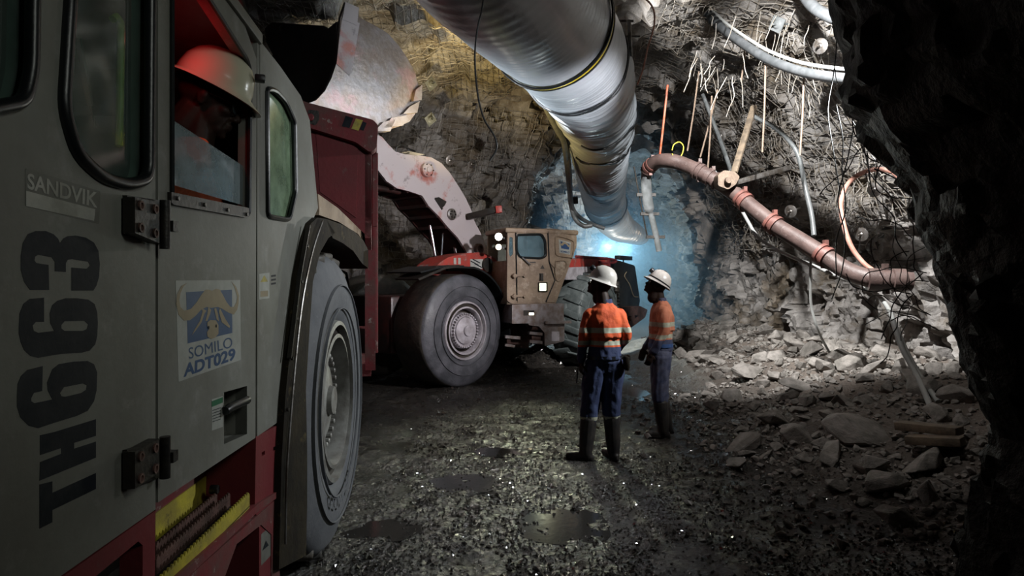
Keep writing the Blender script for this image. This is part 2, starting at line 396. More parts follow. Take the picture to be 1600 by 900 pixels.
RR = Rock([(4.3, 5.0), (5.4, 6.0), (5.75, 8), (5.75, 11), (5.6, 14), (5.25, 16.4), (5.0, 17.2), (5.5, 18.4), (6.3, 22), (6.3, 28), (6.0, 42)], 1, leanR, step=.055, zstep=.055)
RN = Rock([(2.75, -1.5), (2.55, 1), (2.45, 2.6), (2.42, 3.6), (2.75, 4.15), (3.5, 4.45), (4.5, 4.75), (5.8, 5.3)], 1, leanN, step=.05, zstep=.06, amp=.42)
o = child('wall_left', RL.mesh(), m_rock, None, smooth=28, recalc=False); o['kind'] = 'structure'
o = child('wall_right', RR.mesh(), m_rock, None, smooth=28, recalc=False); o['kind'] = 'structure'
o = child('wall_near_right', RN.mesh(), m_rockshade, None, smooth=28, recalc=False); o['kind'] = 'structure'
def ceil_z(x, y, rough=1.):
    b = 6.05-.012*(x-.5)**2+(.25 if y > 17 else 0)+.25*noise.noise(V((x*.3, y*.3, 4)))
    p = V((x, y, b)); return b-rockd(p, .8)*rough
mb = MB(); vs = []; xs = [-6.5+i*.11 for i in range(127)]; ys = [-1.5+j*.11 for j in range(400)]
for x in xs:
    for y in ys: vs.append(V((x, y, ceil_z(x, y))))
ny = len(ys); mb.add(vs, [(i*ny+j, i*ny+j+1, (i+1)*ny+j+1, (i+1)*ny+j) for i in range(len(xs)-1) for j in range(ny-1)])
o = child('ceiling', mb, m_rock, None, smooth=28, recalc=False); o['kind'] = 'structure'
# far end of the drive and the rock behind the camera
mb = MB(); vs = []
for i in range(60):
    for k in range(40):
        p = V((0+i*.14, 40.5, -.5+k*.2)); vs.append(p+V((0, rockd(p), 0)))
mb.add(vs, [(i*40+k, (i+1)*40+k, (i+1)*40+k+1, i*40+k+1) for i in range(59) for k in range(39)])
o = child('wall_far', mb, m_rock, None, smooth=28, recalc=False); o['kind'] = 'structure'
mb = MB(); vs = []
for i in range(60):
    for k in range(30):
        p = V((-6+i*.16, -1.6, -.5+k*.25)); vs.append(p+V((0, rockd(p)*.5, 0)))
mb.add(vs, [(i*30+k, (i+1)*30+k, (i+1)*30+k+1, i*30+k+1) for i in range(59) for k in range(29)])
o = child('wall_behind', mb, m_rockshade, None, smooth=28, recalc=False); o['kind'] = 'structure'

# ------------------------------------------------------------------ floor
def sstep(t): t = max(0, min(1, t)); return t*t*(3-2*t)
PUD = [(-.02, 6.62, .52, .22), (-.46, 5.55, .34, .30), (2.35, 11.6, .8, 1.3), (2.1, 10.2, .5, .8), (-.9, 4.5, .3, .2), (.35, 4.6, .3, .35)]
def bank(x, y):
    e = 2.75-.02*y+.35*noise.noise(V((y*.35, 2, 0)))
    h = .55*sstep((x-e)/2.6)+.12*sstep((x-e+.5)/1.0)+(.10*noise.noise(V((x*1.3, y*1.3, 7))) if x > e else 0)
    return h*(1 if y < 16 else max(0, 1-(y-16)/2))
def floor_z(x, y, fine=True):
    p = V((x, y, 0)); z = .022*noise.noise(p*.8)+.014*noise.noise(p*2.3)+bank(x, y)
    rut = .025*math.exp(-((x-1.62-.03*y)/.20)**2)+.018*math.exp(-((x-.75-.02*y)/.22)**2)
    z -= rut
    for (a, b, ra, rb) in PUD:
        q = ((x-a)/ra)**2+((y-b)/rb)**2
        if q < 4: z -= .035*math.exp(-q*1.3)
    if fine:
        w = 1-.6*sstep((y-9)/8)
        z += w*(.019*noise.noise(p*6+V((0, 0, 3)))+.014*noise.noise(p*15)+.012*max(0, noise.noise(p*11+V((5, 5, 5))))+.006*noise.noise(p*34))
    return z
rows = []; y = -.5
while y < 3.2: rows.append(y); y += .12
y = 3.2
while y < 41: rows.append(y); y += max(.016, .0052*y)
cols = []; x = -7.
while x < 8.:
    cols.append(x); x += .10 if (x < -3.2 or x > 6.2) else (.02 if -1.3 < x < 2.8 else .032)
mb = MB(); vs = []; nc = len(cols)
for yy in rows:
    for xx in cols: vs.append(V((xx, yy, floor_z(xx, yy))))
mb.add(vs, [(j*nc+i, j*nc+i+1, (j+1)*nc+i+1, (j+1)*nc+i) for j in range(len(rows)-1) for i in range(nc-1)])
def floor_mat():
    m = bpy.data.materials.new('wet_mud_floor'); m.use_nodes = True; nt = m.node_tree; N = nt.nodes; L = nt.links; N.clear()
    out = N.new('ShaderNodeOutputMaterial'); b = N.new('ShaderNodeBsdfPrincipled'); L.new(b.outputs[0], out.inputs[0])
    tc = N.new('ShaderNodeTexCoord')
    def nz(scale, det, ro=.6):
        n = N.new('ShaderNodeTexNoise'); n.inputs['Scale'].default_value = scale; n.inputs['Detail'].default_value = det; n.inputs['Roughness'].default_value = ro
        L.new(tc.outputs['Object'], n.inputs['Vector']); return n.outputs['Fac']
    def mr(src, a, b_, c, d):
        q = N.new('ShaderNodeMapRange'); q.inputs[1].default_value = a; q.inputs[2].default_value = b_; q.inputs[3].default_value = c; q.inputs[4].default_value = d
        L.new(src, q.inputs[0]); return q.outputs[0]
    sep = N.new('ShaderNodeSeparateXYZ'); L.new(tc.outputs['Object'], sep.inputs[0])
    dry = mr(sep.outputs[0], 2.2, 4.2, 0, 1)                     # the bank on the right is drier and browner
    a = N.new('ShaderNodeMix'); a.data_type = 'RGBA'; a.inputs[6].default_value = (.016, .0145, .013, 1); a.inputs[7].default_value = (.036, .032, .027, 1); L.new(mr(nz(1.8, 8), .35, .7, 0, 1), a.inputs[0])
    c = N.new('ShaderNodeMix'); c.data_type = 'RGBA'; L.new(dry, c.inputs[0]); L.new(a.outputs[2], c.inputs[6]); c.inputs[7].default_value = (.15, .122, .10, 1)
    L.new(c.outputs[2], b.inputs['Base Color'])
    r1 = mr(nz(3.2, 6), .4, .62, .13, .34)
    rm = N.new('ShaderNodeMix'); L.new(dry, rm.inputs[0]); L.new(r1, rm.inputs[2]); rm.inputs[3].default_value = .75
    L.new(rm.outputs[0], b.inputs['Roughness'])
    vo = N.new('ShaderNodeTexVoronoi'); vo.inputs['Scale'].default_value = 30; L.new(tc.outputs['Object'], vo.inputs['Vector'])
    ad = N.new('ShaderNodeMath'); ad.operation = 'ADD'; L.new(vo.outputs['Distance'], ad.inputs[0]); L.new(mr(nz(95, 4), 0, 1, 0, .9), ad.inputs[1])
    bp = N.new('ShaderNodeBump'); bp.inputs['Strength'].default_value = .9; bp.inputs['Distance'].default_value = .022
    L.new(ad.outputs[0], bp.inputs['Height']); L.new(bp.outputs[0], b.inputs['Normal'])
    b.inputs['Specular IOR Level'].default_value = .9
    return m
m_floor = floor_mat()
o = child('floor', mb, m_floor, None, smooth=60, recalc=False); o['kind'] = 'structure'
# puddles: still water lying in the hollows
m_water = M('muddy_water', (.035, .033, .03), rough=.10, bump=.12, bscale=16, bdist=.006, spec=.8)
plab = ['long brown puddle by the left boot of the nearer miner', 'round shallow puddle in front of the nearer miner', 'wide blue-lit puddle behind the two miners', 'narrow puddle just past the farther miner', 'small puddle beside the grey truck wheel', 'small puddle at the bottom edge of the picture']
for (a, b, ra, rb), lb in zip(PUD, plab):
    mb = MB(); n = 40; z = min(floor_z(a+ra*.6*math.cos(t), b+rb*.6*math.sin(t), False) for t in (0, 1, 2, 3, 4, 5))+.016
    ring = []
    for i in range(n):
        t = 2*PI*i/n; k = 1.05+.35*noise.noise(V((math.cos(t)*1.5+a, math.sin(t)*1.5+b, 1)))
        ring.append(V((a+ra*k*math.cos(t), b+rb*k*math.sin(t), z)))
    mb.prism(ring, (0, 0, -.004)); single('puddle', mb, m_water, lb, 'puddle', 'puddles on the mine floor')

# ------------------------------------------------------------------ rocks
def rockmesh(seed, n=13):
    r = random.Random(seed); bm = bmesh.new()
    for i in range(n):
        d = V((r.gauss(0, 1), r.gauss(0, 1), r.gauss(0, 1))).normalized()
        bm.verts.new(V((d.x*r.uniform(.8, 1), d.y*r.uniform(.65, .9), d.z*r.uniform(.45, .65)))*.5)
    res = bmesh.ops.convex_hull(bm, input=bm.verts[:])
    bmesh.ops.delete(bm, geom=[g for g in res['geom_interior'] if isinstance(g, bmesh.types.BMVert)], context='VERTS')
    bmesh.ops.bevel(bm, geom=bm.edges[:], offset=.018, segments=1, affect='EDGES')
    bmesh.ops.recalc_face_normals(bm, faces=bm.faces)
    me = bpy.data.meshes.new('rock'); bm.to_mesh(me); bm.free(); me.materials.append(m_rubble); return me
RM = [rockmesh(100+i, 10+i % 6) for i in range(16)]
mb_small = MB(); RMB = [([v.co.copy() for v in m.vertices], [list(p.vertices) for p in m.polygons]) for m in RM]
def eul(r): return Matrix.Rotation(r.uniform(0, 6.28), 3, 'Z') @ Matrix.Rotation(r.uniform(-.45, .45), 3, 'X') @ Matrix.Rotation(r.uniform(-.45, .45), 3, 'Y')
rr = random.Random(5); placed = []
big = [(1120, 568, .34, 'pale pointed boulder nearest the tunnel mouth, foot of right wall'), (1215, 562, .42, 'pale wedge-shaped slab among the stones at the wall foot'), (1425, 595, .50, 'flat grey slab beside the hanging hose at the right'), (1245, 610, .42, 'pale boulder in the middle of the rock pile'), (1345, 690, .62, 'broad dark boulder just left of the timber planks'), (1245, 690, .42, 'dark split boulder at the left edge of the rock pile'),
       (1440, 735, .50, 'rounded grey boulder below the timber planks'), (1385, 765, .42, 'blocky boulder low in the rock pile near the dark pillar'), (1300, 718, .36, 'flat-topped stone below the broad dark boulder'), (1470, 700, .40, 'grey boulder lying against the dark pillar under the planks'), (1180, 640, .22, 'lone dark stone on the track side of the rock pile'), (1400, 820, .30, 'flat pale stone near the bottom of the dark pillar'),
       (1310, 765, .26, 'small block at the lower left of the rock pile'), (1460, 790, .34, 'rough boulder at the foot of the dark pillar'), (813, 663, .12, 'small dark stone alone on the mud left of the nearer miner'), (1290, 580, .38, 'pale slab resting against the foot of the rock wall'), (1160, 585, .26, 'pale block second from the tunnel mouth at the wall foot')]
items = []
for px, py, s, lb in big:
    r_ = ray(px, py); t = 2.
    while t < 20:
        p = CAMP+r_*t
        if p.z <= floor_z(p.x, p.y, False): break
        t += .02
    items.append((p.x, p.y, s, lb))
def ground_hit(px, py, up=0.):
    r_ = ray(px, py); t = 2.
    while t < 25:
        p = CAMP+r_*t
        if p.z <= floor_z(p.x, p.y, False)+up: return p
        t += .01
    return p
def inview(x, y, z):
    px = CX+x/y*FOC; return 1050 < px < 1500
k = 0
while k < 262:
    y = 4.6+rr.random()**1.1*11.5; x = rr.uniform(1.9, 5.7); e = 2.75-.02*y
    w = sstep((x-e+.9)/2.4)
    if rr.random() > w*.95+.02 or not inview(x, y, 0) or (y > 9.5 and x < 3.2): continue
    if y < 6 and x < 3.0 and rr.random() < .5: continue
    s = .13+.38*rr.random()**2.0
    if x > 3.4 and rr.random() < .3: s *= 1.45
    if any((x-a)**2+(y-b)**2 < ((s+c)*.36)**2 for a, b, c, _ in items): continue
    items.append((x, y, s, None)); k += 1
for i, (x, y, s, lb) in enumerate(items):
    o = bpy.data.objects.new('rock', RM[i % 16]); COL.objects.link(o)
    o.rotation_euler = eul(rr).to_euler(); o.location = (x, y, floor_z(x, y, False)+s*.13); o.scale = (s*rr.uniform(.9, 1.35), s*rr.uniform(.8, 1.1), s*rr.uniform(.7, 1.15))
    tag(o, lb or 'grey angular rock in the loose pile along the foot of the right wall', 'rock', 'rocks fallen along the right wall')
for i in range(8500):
    y = 4.2+rr.random()**1.3*12.5; x = rr.uniform(1.2, 5.7); w = sstep((x-1.4)/2.2)
    if rr.random() > w+.04 or (y > 9.5 and x < 3.3): continue
    s = .035+.09*rr.random()**2; vs, fs = RMB[rr.randrange(16)]; Rm = eul(rr)
    mb_small.add([V((x, y, floor_z(x, y, False)+s*.18))+Rm @ (p*s) for p in vs], fs)
o = child('stone_rubble', mb_small, m_rubble, None, smooth=0, recalc=False); tag(o, 'small broken stones strewn between the rocks along the right wall', 'rubble', kind='stuff')
mbg = MB(); vsd = []; ico = [V((0, 0, .6)), V((.8, 0, .1)), V((-.3, .75, .05)), V((-.5, -.7, .1)), V((.2, .2, -.5))]
icf = [(0, 1, 2), (0, 2, 3), (0, 3, 1), (4, 2, 1), (4, 3, 2), (4, 1, 3)]
for i in range(17000):
    y = 3.6+rr.random()**1.7*9; x = rr.uniform(-1.1, 2.9)*(1 if rr.random() < .8 else 1.1)
    if noise.noise(V((x*1.1, y*.9, 9))) < -.22 and rr.random() < .8: continue
    s = rr.uniform(.006, .017)*(1 if rr.random() < .95 else 1.8); Rm = eul(rr)
    mbg.add([V((x, y, floor_z(x, y)+s*.2))+Rm @ (p*s) for p in ico], icf)
m_gravel = M('wet_gravel', (.035, .032, .03), (.07, .062, .055), rough=.16, scale=9, bump=0, spec=.9)
o = child('gravel', mbg, m_gravel, None, smooth=0, recalc=False); tag(o, 'wet dark gravel scattered over the muddy floor', 'gravel', kind='stuff')
# spoil heap under the loader
mbg = MB()
for i in range(900):
    a = rr.uniform(0, 6.28); q = rr.random()**.6; c = W(843, 566, 13.4); hh = .42*(1-q)
    s = rr.uniform(.03, .07); Rm = eul(rr); mbg.add([V((c.x+math.cos(a)*q*.62, c.y+math.sin(a)*q*.5, max(0, hh)+.02))+Rm @ (p*s) for p in ico], icf)
mbg.lathe([(.6, -.02), (.4, .13), (.2, .28), (.03, .38)], V((c.x, c.y, 0)), (0, 0, 1), 20)
o = single('spoil_heap', mbg, m_gravel, 'heap of wet glistening spoil on the floor under the loader cab', 'heap', kind='stuff', smooth=0)

# ------------------------------------------------------------------ wire mesh pinned over the rock
def net_wall(name, RW, i0, i1, z0, z1, sp, r, label, off=.07, seed=1, drop=.0):
    mb = MB(); L = [0.]
    for i in range(i0+1, i1+1): L.append(L[-1]+(RW.pts[i]-RW.pts[i-1]).length)
    n = int(L[-1]/sp); idx = []
    for k in range(n+1):
        t = k*sp; j = min(range(len(L)), key=lambda q: abs(L[q]-t)); idx.append(i0+j)
    rn = random.Random(seed); zz = z0; m = int((z1-z0)/sp)
    P = [[RW.at(i, z0+q*sp, off, .85)+V((rn.uniform(-.012, .012),)*3) for q in range(m+1)] for i in idx]
    for a in range(n+1):
        q0 = rn.randint(0, 3) if drop else 0
        mb.tube(P[a][q0:], r, 4)
    for q in range(m+1):
        mb.tube([P[a][q] for a in range(n+1)], r, 4)
    o = single(name, mb, m_wire, label, 'wire mesh', 'wire mesh sheets on the rock', smooth=60, recalc=False); return o
i0 = RL.near(-3.6, 14.4); i1 = RL.near(.34, 17.2)
net_wall('wire_mesh', RL, i0, i1, 1.6, 5.9, .13, .006, 'wire mesh over the rock face behind the loader boom', seed=2)
i0 = RR.near(5.75, 8.6); i1 = RR.near(5.2, 16.4)
net_wall('wire_mesh', RR, i0, i1, 2.4, 5.7, .12, .007, 'wire mesh over the brightly lit right wall above the rusty pipe', seed=3, drop=1, off=.13)
i0 = RL.near(1.85, 24.9); i1 = RL.near(3.1, 24.7)
net_wall('wire_mesh', RL, i0, i1, 1.8, 6.0, .2, .009, 'wire mesh on the brightly lit rock column behind the loader cab', seed=4)
def net_ceil(x0, x1, y0, y1, sp, r, label):
    mb = MB(); nx = int((x1-x0)/sp); ny_ = int((y1-y0)/sp)
    P = [[V((x0+i*sp, y0+j*sp, ceil_z(x0+i*sp, y0+j*sp, .9)-.06)) for j in range(ny_+1)] for i in range(nx+1)]
    for i in range(nx+1): mb.tube(P[i], r, 4)
    for j in range(ny_+1): mb.tube([P[i][j] for i in range(nx+1)], r, 4)
    single('wire_mesh', mb, m_wire, label, 'wire mesh', 'wire mesh sheets on the rock', smooth=60, recalc=False)
net_ceil(-5.2, 0.2, 8.6, 14.6, .12, .0055, 'wire mesh on the roof above the raised bucket')
net_ceil(2.3, 5.2, 8.8, 14.5, .12, .006, 'wire mesh on the roof right of the ventilation duct')

# haze hanging in the drive
me = bpy.data.meshes.new('haze'); mbh = MB().box((-3.0, 15.4, -.05), (6.4, 40.8, 6.6)); bm = mbh.clean(); bmesh.ops.recalc_face_normals(bm, faces=bm.faces); bm.to_mesh(me); bm.free()
mh = bpy.data.materials.new('haze'); mh.use_nodes = True; N = mh.node_tree.nodes; L = mh.node_tree.links; N.clear()
out = N.new('ShaderNodeOutputMaterial'); vs_ = N.new('ShaderNodeVolumeScatter'); vs_.inputs[0].default_value = (.32, .62, .93, 1); vs_.inputs['Density'].default_value = HAZE_D; vs_.inputs['Anisotropy'].default_value = .25
tcv = N.new('ShaderNodeTexCoord'); sp_ = N.new('ShaderNodeSeparateXYZ'); L.new(tcv.outputs['Object'], sp_.inputs[0])
def _mr(src, a, b, c, d):
    q = N.new('ShaderNodeMapRange'); q.interpolation_type = 'SMOOTHSTEP'
    for i_, v_ in enumerate((a, b, c, d)): q.inputs[i_+1].default_value = v_
    L.new(src, q.inputs[0]); return q.outputs[0]
def _mul(a, b):
    q = N.new('ShaderNodeMath'); q.operation = 'MULTIPLY'; L.new(a, q.inputs[0])
    if isinstance(b, float): q.inputs[1].default_value = b
    else: L.new(b, q.inputs[1])
    return q.outputs[0]
L.new(_mul(_mul(_mr(sp_.outputs[0], .4, 3.0, .06, 1), _mr(sp_.outputs[2], 2.6, 5.6, 1, .12)), HAZE_D), vs_.inputs['Density'])   # thickest low down, on the right of the drive
L.new(vs_.outputs[0], out.inputs['Volume']); me.materials.append(mh)
o = bpy.data.objects.new('haze', me); COL.objects.link(o); tag(o, 'blue dusty haze filling the tunnel beyond the loader', 'haze', kind='stuff')
# ================================================================== the haul truck at the left
T = Frame((-.88, 0, 0), (-.065, 1, 0), (-1, -.065, 0))     # x: towards its tail, y: inwards, z: up
TR = root('mine_truck', T, 'pale grey and red underground haul truck cut off by the left edge', 'truck')
def ty(pts, c=0.): return [T.Y(a, b, c) for a, b in pts]
def PY(c): return lambda a, b: T.Y(a, b, c)
IN = V((0, 1, 0))
def L3(x, z, y=0.): return V((x, y, z))
# --- front side panel (with the two windows and the number)
d0 = T.Y(243, 100).x; zt = 3.05
w1 = rpoly([(118, -160), (236, -160), (233, 262), (228, 281), (200, 289), (160, 278), (118, 240), (98, 170), (103, 90)], 26, 4)
def Rz(px, z): return L3(T.Y(px, 438).x, z)
bl = [T.Y(243, 796), T.Y(95, 900), L3(T.Y(-200, 438).x, T.Y(95, 900).z-.02), L3(-.6, T.Y(95, 900).z-.04), L3(-.6, zt), Rz(243, zt)]
w0 = rpoly([(-700, -420), (54, -170), (50, 110), (38, 160), (0, 166), (-700, 330)], 22, 3)
mb = MB().prism(bl, IN*.05, [ty(w1), ty(w0)])
PN = child('front_panel', mb, m_cab, TR)
def seal(pts, w, parent, name='seal', c=-.004, depth=.03):
    mb = MB(); P = ty(pts, c); mb.tube(P, w, 8, closed=True); return child(name, mb, m_rubber, parent, smooth=60)
seal(w1, .016, PN); seal(w0, .014, PN)
g = MB().prism(ty(w1, .02), IN*.006); child('window_pane', g, m_glassw, PN, label='dusty green-tinted side window')
g = MB().prism(ty(w0, .02), IN*.006); child('window_pane', g, m_glassw, PN, label='dark front window at the picture edge')
mb = MB().prism(ty(rpoly([(40, 263), (157, 299), (155, 350), (40, 322)], 2), -.0006), IN*.0006, mi=0)
mb.prism(ty([(41, 298), (149, 327), (147, 345), (41, 322)], -.0010), IN*.0004, mi=1)
put_text(mb, 'SANDVIK', [(43, 270), (153, 301), (152, 325), (43, 295)], PY(-.0012), 1, .02)
child('nameplate', mb, [m_plate, m_platelt], PN)
n3 = [(33,400),(36,380),(44,366),(56,361),(72,361),(84,366),(91,373),(94,380),(99,373),(106,369),(118,368),(134,371),(147,379),(154,392),(156,412),(155,432),(151,446),(146,454),(112,454),(112,418),(136,420),(141,415),(138,409),(113,405),(106,406),(103,411),(103,425),(86,424),(86,409),(81,402),(60,398),(55,401),(54,407),(57,411),(76,414),(77,453),(47,453),(38,440),(33,422)]
n6a = [(30,510),(31,490),(37,475),(47,467),(69,465),(69,503),(56,503),(51,509),(53,517),(60,520),(85,517),(79,505),(78,490),(82,477),(90,470),(103,466),(120,466),(138,468),(148,475),(152,488),(153,505),(152,525),(149,538),(140,548),(128,551),(95,553),(60,559),(48,556),(38,547),(33,535),(30,522)]
h6a = [(96,508),(101,502),(132,501),(138,507),(136,514),(130,517),(101,517),(96,513)]
n6b = [(27,620),(28,600),(33,588),(43,578),(67,572),(66,611),(53,614),(49,622),(49,627),(54,630),(82,624),(75,610),(74,598),(82,577),(92,569),(115,565),(137,564),(147,569),(152,582),(151,610),(147,627),(137,642),(120,650),(87,660),(60,669),(45,665),(32,652),(27,635)]
h6b = [(94,614),(100,605),(130,599),(136,602),(135,609),(127,614),(102,620),(96,619)]
nH = [(63,680),(85,675),(150,655),(150,681),(116,692),(116,701),(150,690),(150,715),(62,751),(63,722),(96,709),(96,700),(63,711)]
nT = [(62,757),(82,752),(82,770),(150,739),(150,764),(82,797),(82,816),(62,826)]
mb = MB()
for a, h in ((n3, []), (n6a, [h6a]), (n6b, [h6b]), (nH, []), (nT, [])): mb.prism(ty(a, -.0007), IN*.0007, [ty(q, -.0007) for q in h])
child('unit_number', mb, m_ink, PN)
# --- door
do = [(247, -60), (265, -60), (345, -30), (401, 92), (399, 683), (247, 785)]
dz = [L3(T.Y(247, 0).x, zt), L3(T.Y(290, 0).x, zt)]+ty([(401, 92), (399, 684), (247, 785)])
dw = rpoly([(268, -90), (290, -60), (386, 92), (391, 112), (389, 338), (268, 316)], 9, 3)
rec = [(350, 613), (386, 603), (386, 678), (350, 694)]
mb = MB().prism(dz, IN*.045, [ty(dw), ty(rec)])
DR = child('door', mb, m_cab, TR)
mb = MB().tube(ty(dw, -.002), .009, 6, closed=True); child('window_seal', mb, m_rubber, DR)
mb = MB().prism(ty([(268, 300), (389, 325), (389, 339), (385, 340), (272, 320), (268, 316)], -.012), IN*.02)
for q in ((277, 310), (319, 320), (355, 328), (385, 335)): mb.disc(T.Y(*q, -.012), (0, -1, 0), .007, .006, 10, 1)
child('window_sill_strip', mb, [m_blacksteel, m_steel], DR)
g = MB().prism(ty([(268, 186), (384, 262), (384, 322), (268, 288)], .025), IN*.006); child('window_pane', g, m_glassdoor, DR, label='half-lowered dusty glass in front of the driver')
# recess box with handle
mb = MB(); rc = ty(rec); rb = [p+IN*.08 for p in rc]
mb.add(rc+rb, [(0, 1, 5, 4), (1, 2, 6, 5), (2, 3, 7, 6), (3, 0, 4, 7), (4, 5, 6, 7)])
RC = child('handle_recess', mb, m_cab, DR, recalc=False)
mb = MB().tube([T.Y(352, 642, -.012), T.Y(359, 637, -.018), T.Y(386, 625, -.018)], .016, 12); mb.tube([T.Y(384, 625, .05), T.Y(384, 625, -.018)], .012, 8)
mb.box(T.Y(366, 616, .07), T.Y(385, 672, .078)); child('door_handle', mb, m_rubber, DR)
# mascot sticker
def S(p): return (270+p[0]/3.33, 430+p[1]/3.33)
mb = MB(); mb.prism(ty([S(q) for q in [(15, 28), (350, 25), (355, 440), (30, 555)]], -.0006), IN*.0006, mi=0)
mb.prism(ty([S(q) for q in [(70, 88), (308, 75), (310, 300), (78, 355)]], -.0010), IN*.0004, mi=1)
horn = [(75,40),(45,55),(22,100),(18,150),(30,205),(58,236),(90,234),(118,212),(145,182),(175,165),(200,170),(235,165),(258,175),(290,195),(318,205),(335,180),(342,150),(345,105),(330,60),(305,32),(322,65),(335,110),(332,140),(318,165),(300,165),(280,140),(262,105),(245,75),(225,70),(205,82),(190,75),(170,75),(150,100),(125,140),(95,175),(60,185),(40,165),(35,130),(40,95),(55,60)]
for k, pl in enumerate((horn, [(150,170),(155,190),(140,240),(115,280),(100,310),(118,290),(150,245),(165,200),(175,185)], [(185,165),(180,200),(170,238),(180,238),(195,200),(200,180)], [(215,175),(228,230),(240,240),(235,200),(225,170)], [(245,170),(240,190),(255,245),(295,275),(298,265),(275,230),(255,190)], [(180,245),(195,233),(225,235),(238,260),(238,305),(220,325),(200,332),(180,320),(178,295),(190,280),(180,265)])):
    mb.prism(ty([S(q) for q in pl], -.0014-.0001*k), IN*.0004, mi=2)
for c in ((187, 272), (226, 264)): mb.disc(T.Y(*S(c), -.0024), (0, -1, 0), .006, .0006, 8, 3)
put_text(mb, 'SOMILO', [S((82, 378)), S((308, 320)), S((311, 375)), S((85, 437))], PY(-.0012), 1, .0)
put_text(mb, 'ADT029', [S((60, 462)), S((325, 376)), S((327, 440)), S((56, 533))], PY(-.0012), 1, .035)
child('unit_sticker', mb, [m_white, m_blue, m_tan, m_ink], DR)
mb = MB(); mb.prism(ty([(331, 624), (348, 619), (348, 667), (331, 673)], -.0006), IN*.0006, mi=0); mb.prism(ty([(331, 627), (348, 620.5), (348, 629), (331, 636)], -.0010), IN*.0004, mi=1)
for k in range(5): mb.prism(ty([(332, 641+k*4.4), (345, 636.5+k*4.4), (345, 637.6+k*4.4), (332, 642.1+k*4.4)], -.0010), IN*.0004, mi=2)
child('notice_label', mb, [m_white, m_green, m_ink], DR)
# hinges
for (a, b, c, d) in ((199, 305, 262, 377), (199, 702, 262, 757)):
    up = b < 400
    q = [(a, 305), (262, 315), (262, 383), (a, 366)] if up else [(a, 703), (262, 684), (262, 741), (a, 766)]
    f = [(a+12, q[0][1]+3), (q[1][0]-13, q[1][1]+1), (q[2][0]-13, q[2][1]-3), (a+12, q[3][1]-2)]
    mb = MB().prism(ty(q, -.012), IN*.012); mb.prism(ty(f, -.035), IN*.03)
    cx = [f[0][0]+9, f[1][0]-8]
    for i in (0, 1):
        for j in (0, 1):
            u = .2+.6*i; w = .2+.6*j
            px = (f[0][0]*(1-u)+f[1][0]*u); py = (f[0][1]*(1-u)+f[1][1]*u)*(1-w)+(f[3][1]*(1-u)+f[2][1]*u)*w
            p = T.Y(px, py, -.034); mb.lathe([(.013, 0), (.013, .006), (.008, .006), (.007, .002), (0.0001, .002)], p, (0, -1, 0), 12, 1, closed=False)
    H = child('hinge', mb, [m_blacksteel, m_brownmetal], DR)
    mb = MB(); pz0 = T.Y(258, q[1][1]-2, -.03); pz1 = T.Y(258, q[2][1]+6, -.03); mb.tube([pz0, pz1], .014, 12)
    mid = (pz0+pz1)/2; mb.box(mid+V((.005, -.02, -.018)), mid+V((.035, .0, .012))); child('hinge_pin', mb, m_blacksteel, H)
mb = MB().box(L3(T.Y(243, 0).x, T.Y(243, 796).z, .03), L3(T.Y(247, 0).x, zt, .05)); child('door_gap_seal', mb, m_rubber, TR)
# --- rear quarter panel, slim window
qp = [L3(T.Y(402, 0).x, zt-.75)]+ty([(402, 58), (438, 104), (470, 150), (484, 188), (497, 325), (486, 350), (470, 420), (457, 500), (447, 580), (438, 657), (402, 682)])
qp[0] = T.Y(402, 57)
w3 = rpoly([(417, 138), (430, 141), (446, 158), (460, 190), (462, 300), (452, 344), (418, 338)], 7, 3)
mb = MB().prism(qp, IN*.05, [ty(w3)]); QP = child('rear_panel', mb, m_cab, TR)
mb = MB().tube(ty(w3, -.004), .012, 8, closed=True); child('seal', mb, m_rubber, QP)
g = MB().prism(ty(w3, .015), IN*.006); child('window_pane', g, m_glassmist, QP, label='slim misted green window')
mb = MB(); mb.prism(ty([(405, 428), (421, 426), (421, 466), (405, 468)], -.0006), IN*.0006, mi=0)
mb.prism(ty([(407, 441), (413, 430), (419, 440)], -.0010), IN*.0004, mi=1); mb.prism(ty([(407, 455), (419, 454), (419, 463), (407, 464)], -.0010), IN*.0004, mi=2)
for k in range(3): mb.prism(ty([(424, 430+k*6), (431, 429+k*6), (431, 432+k*6), (424, 433+k*6)], -.0010), IN*.0004, mi=3)
child('warning_sticker', mb, [m_white, m_yellow, m_tan, m_ink], QP)
# cab roof edge frame running over the door (sloping corner post) and dark liner
mb = MB().bar(T.Y(300, -75, .01), T.Y(402, 62, .01), .05, .05, bev=.01); mb.bar(T.Y(402, 60, .01), T.Y(402, 640, .03), .03, .02)
child('door_post', mb, m_cab, TR)
# roof, inner side, floor of the cab
x0, x1 = -.6, T.Y(484, 0).x
mb = MB().box((x0, .0, zt), (T.Y(300, 0).x, 1.7, zt+.05))
mb.add([(T.Y(300, 0).x, .0, zt+.05), (T.Y(300, 0).x, 1.7, zt+.05), (*T.Y(484, 188, 0).xy, T.Y(484, 188).z), (T.Y(484, 188).x, 1.7, T.Y(484, 188).z), (*T.Y(402, 58, 0).xy, T.Y(402, 58).z), (T.Y(402, 58).x, 1.7, T.Y(402, 58).z)], [(0, 1, 5, 4), (4, 5, 3, 2)])
child('cab_roof', mb, m_cab, TR)
mb = MB().box((x0, 1.66, 1.13), (x1, 1.7, zt)); mb.box((x0, .27, 1.13), (x1, 1.7, 1.17)); mb.box((x1-.03, .06, 1.13), (x1, 1.7, T.Y(484, 188).z)); mb.box((x0, .06, 1.13), (x0+.03, 1.7, zt))
child('cab_lining', mb, m_int, TR)
mb = MB().tube([T.Y(176, 30, .06), T.Y(182, 26, .06), T.Y(188, 34, .06), T.Y(189, 50, .06), T.Y(186, 228, .06)], .0098, 12); child('grab_bar', mb, m_yellowbar, TR)
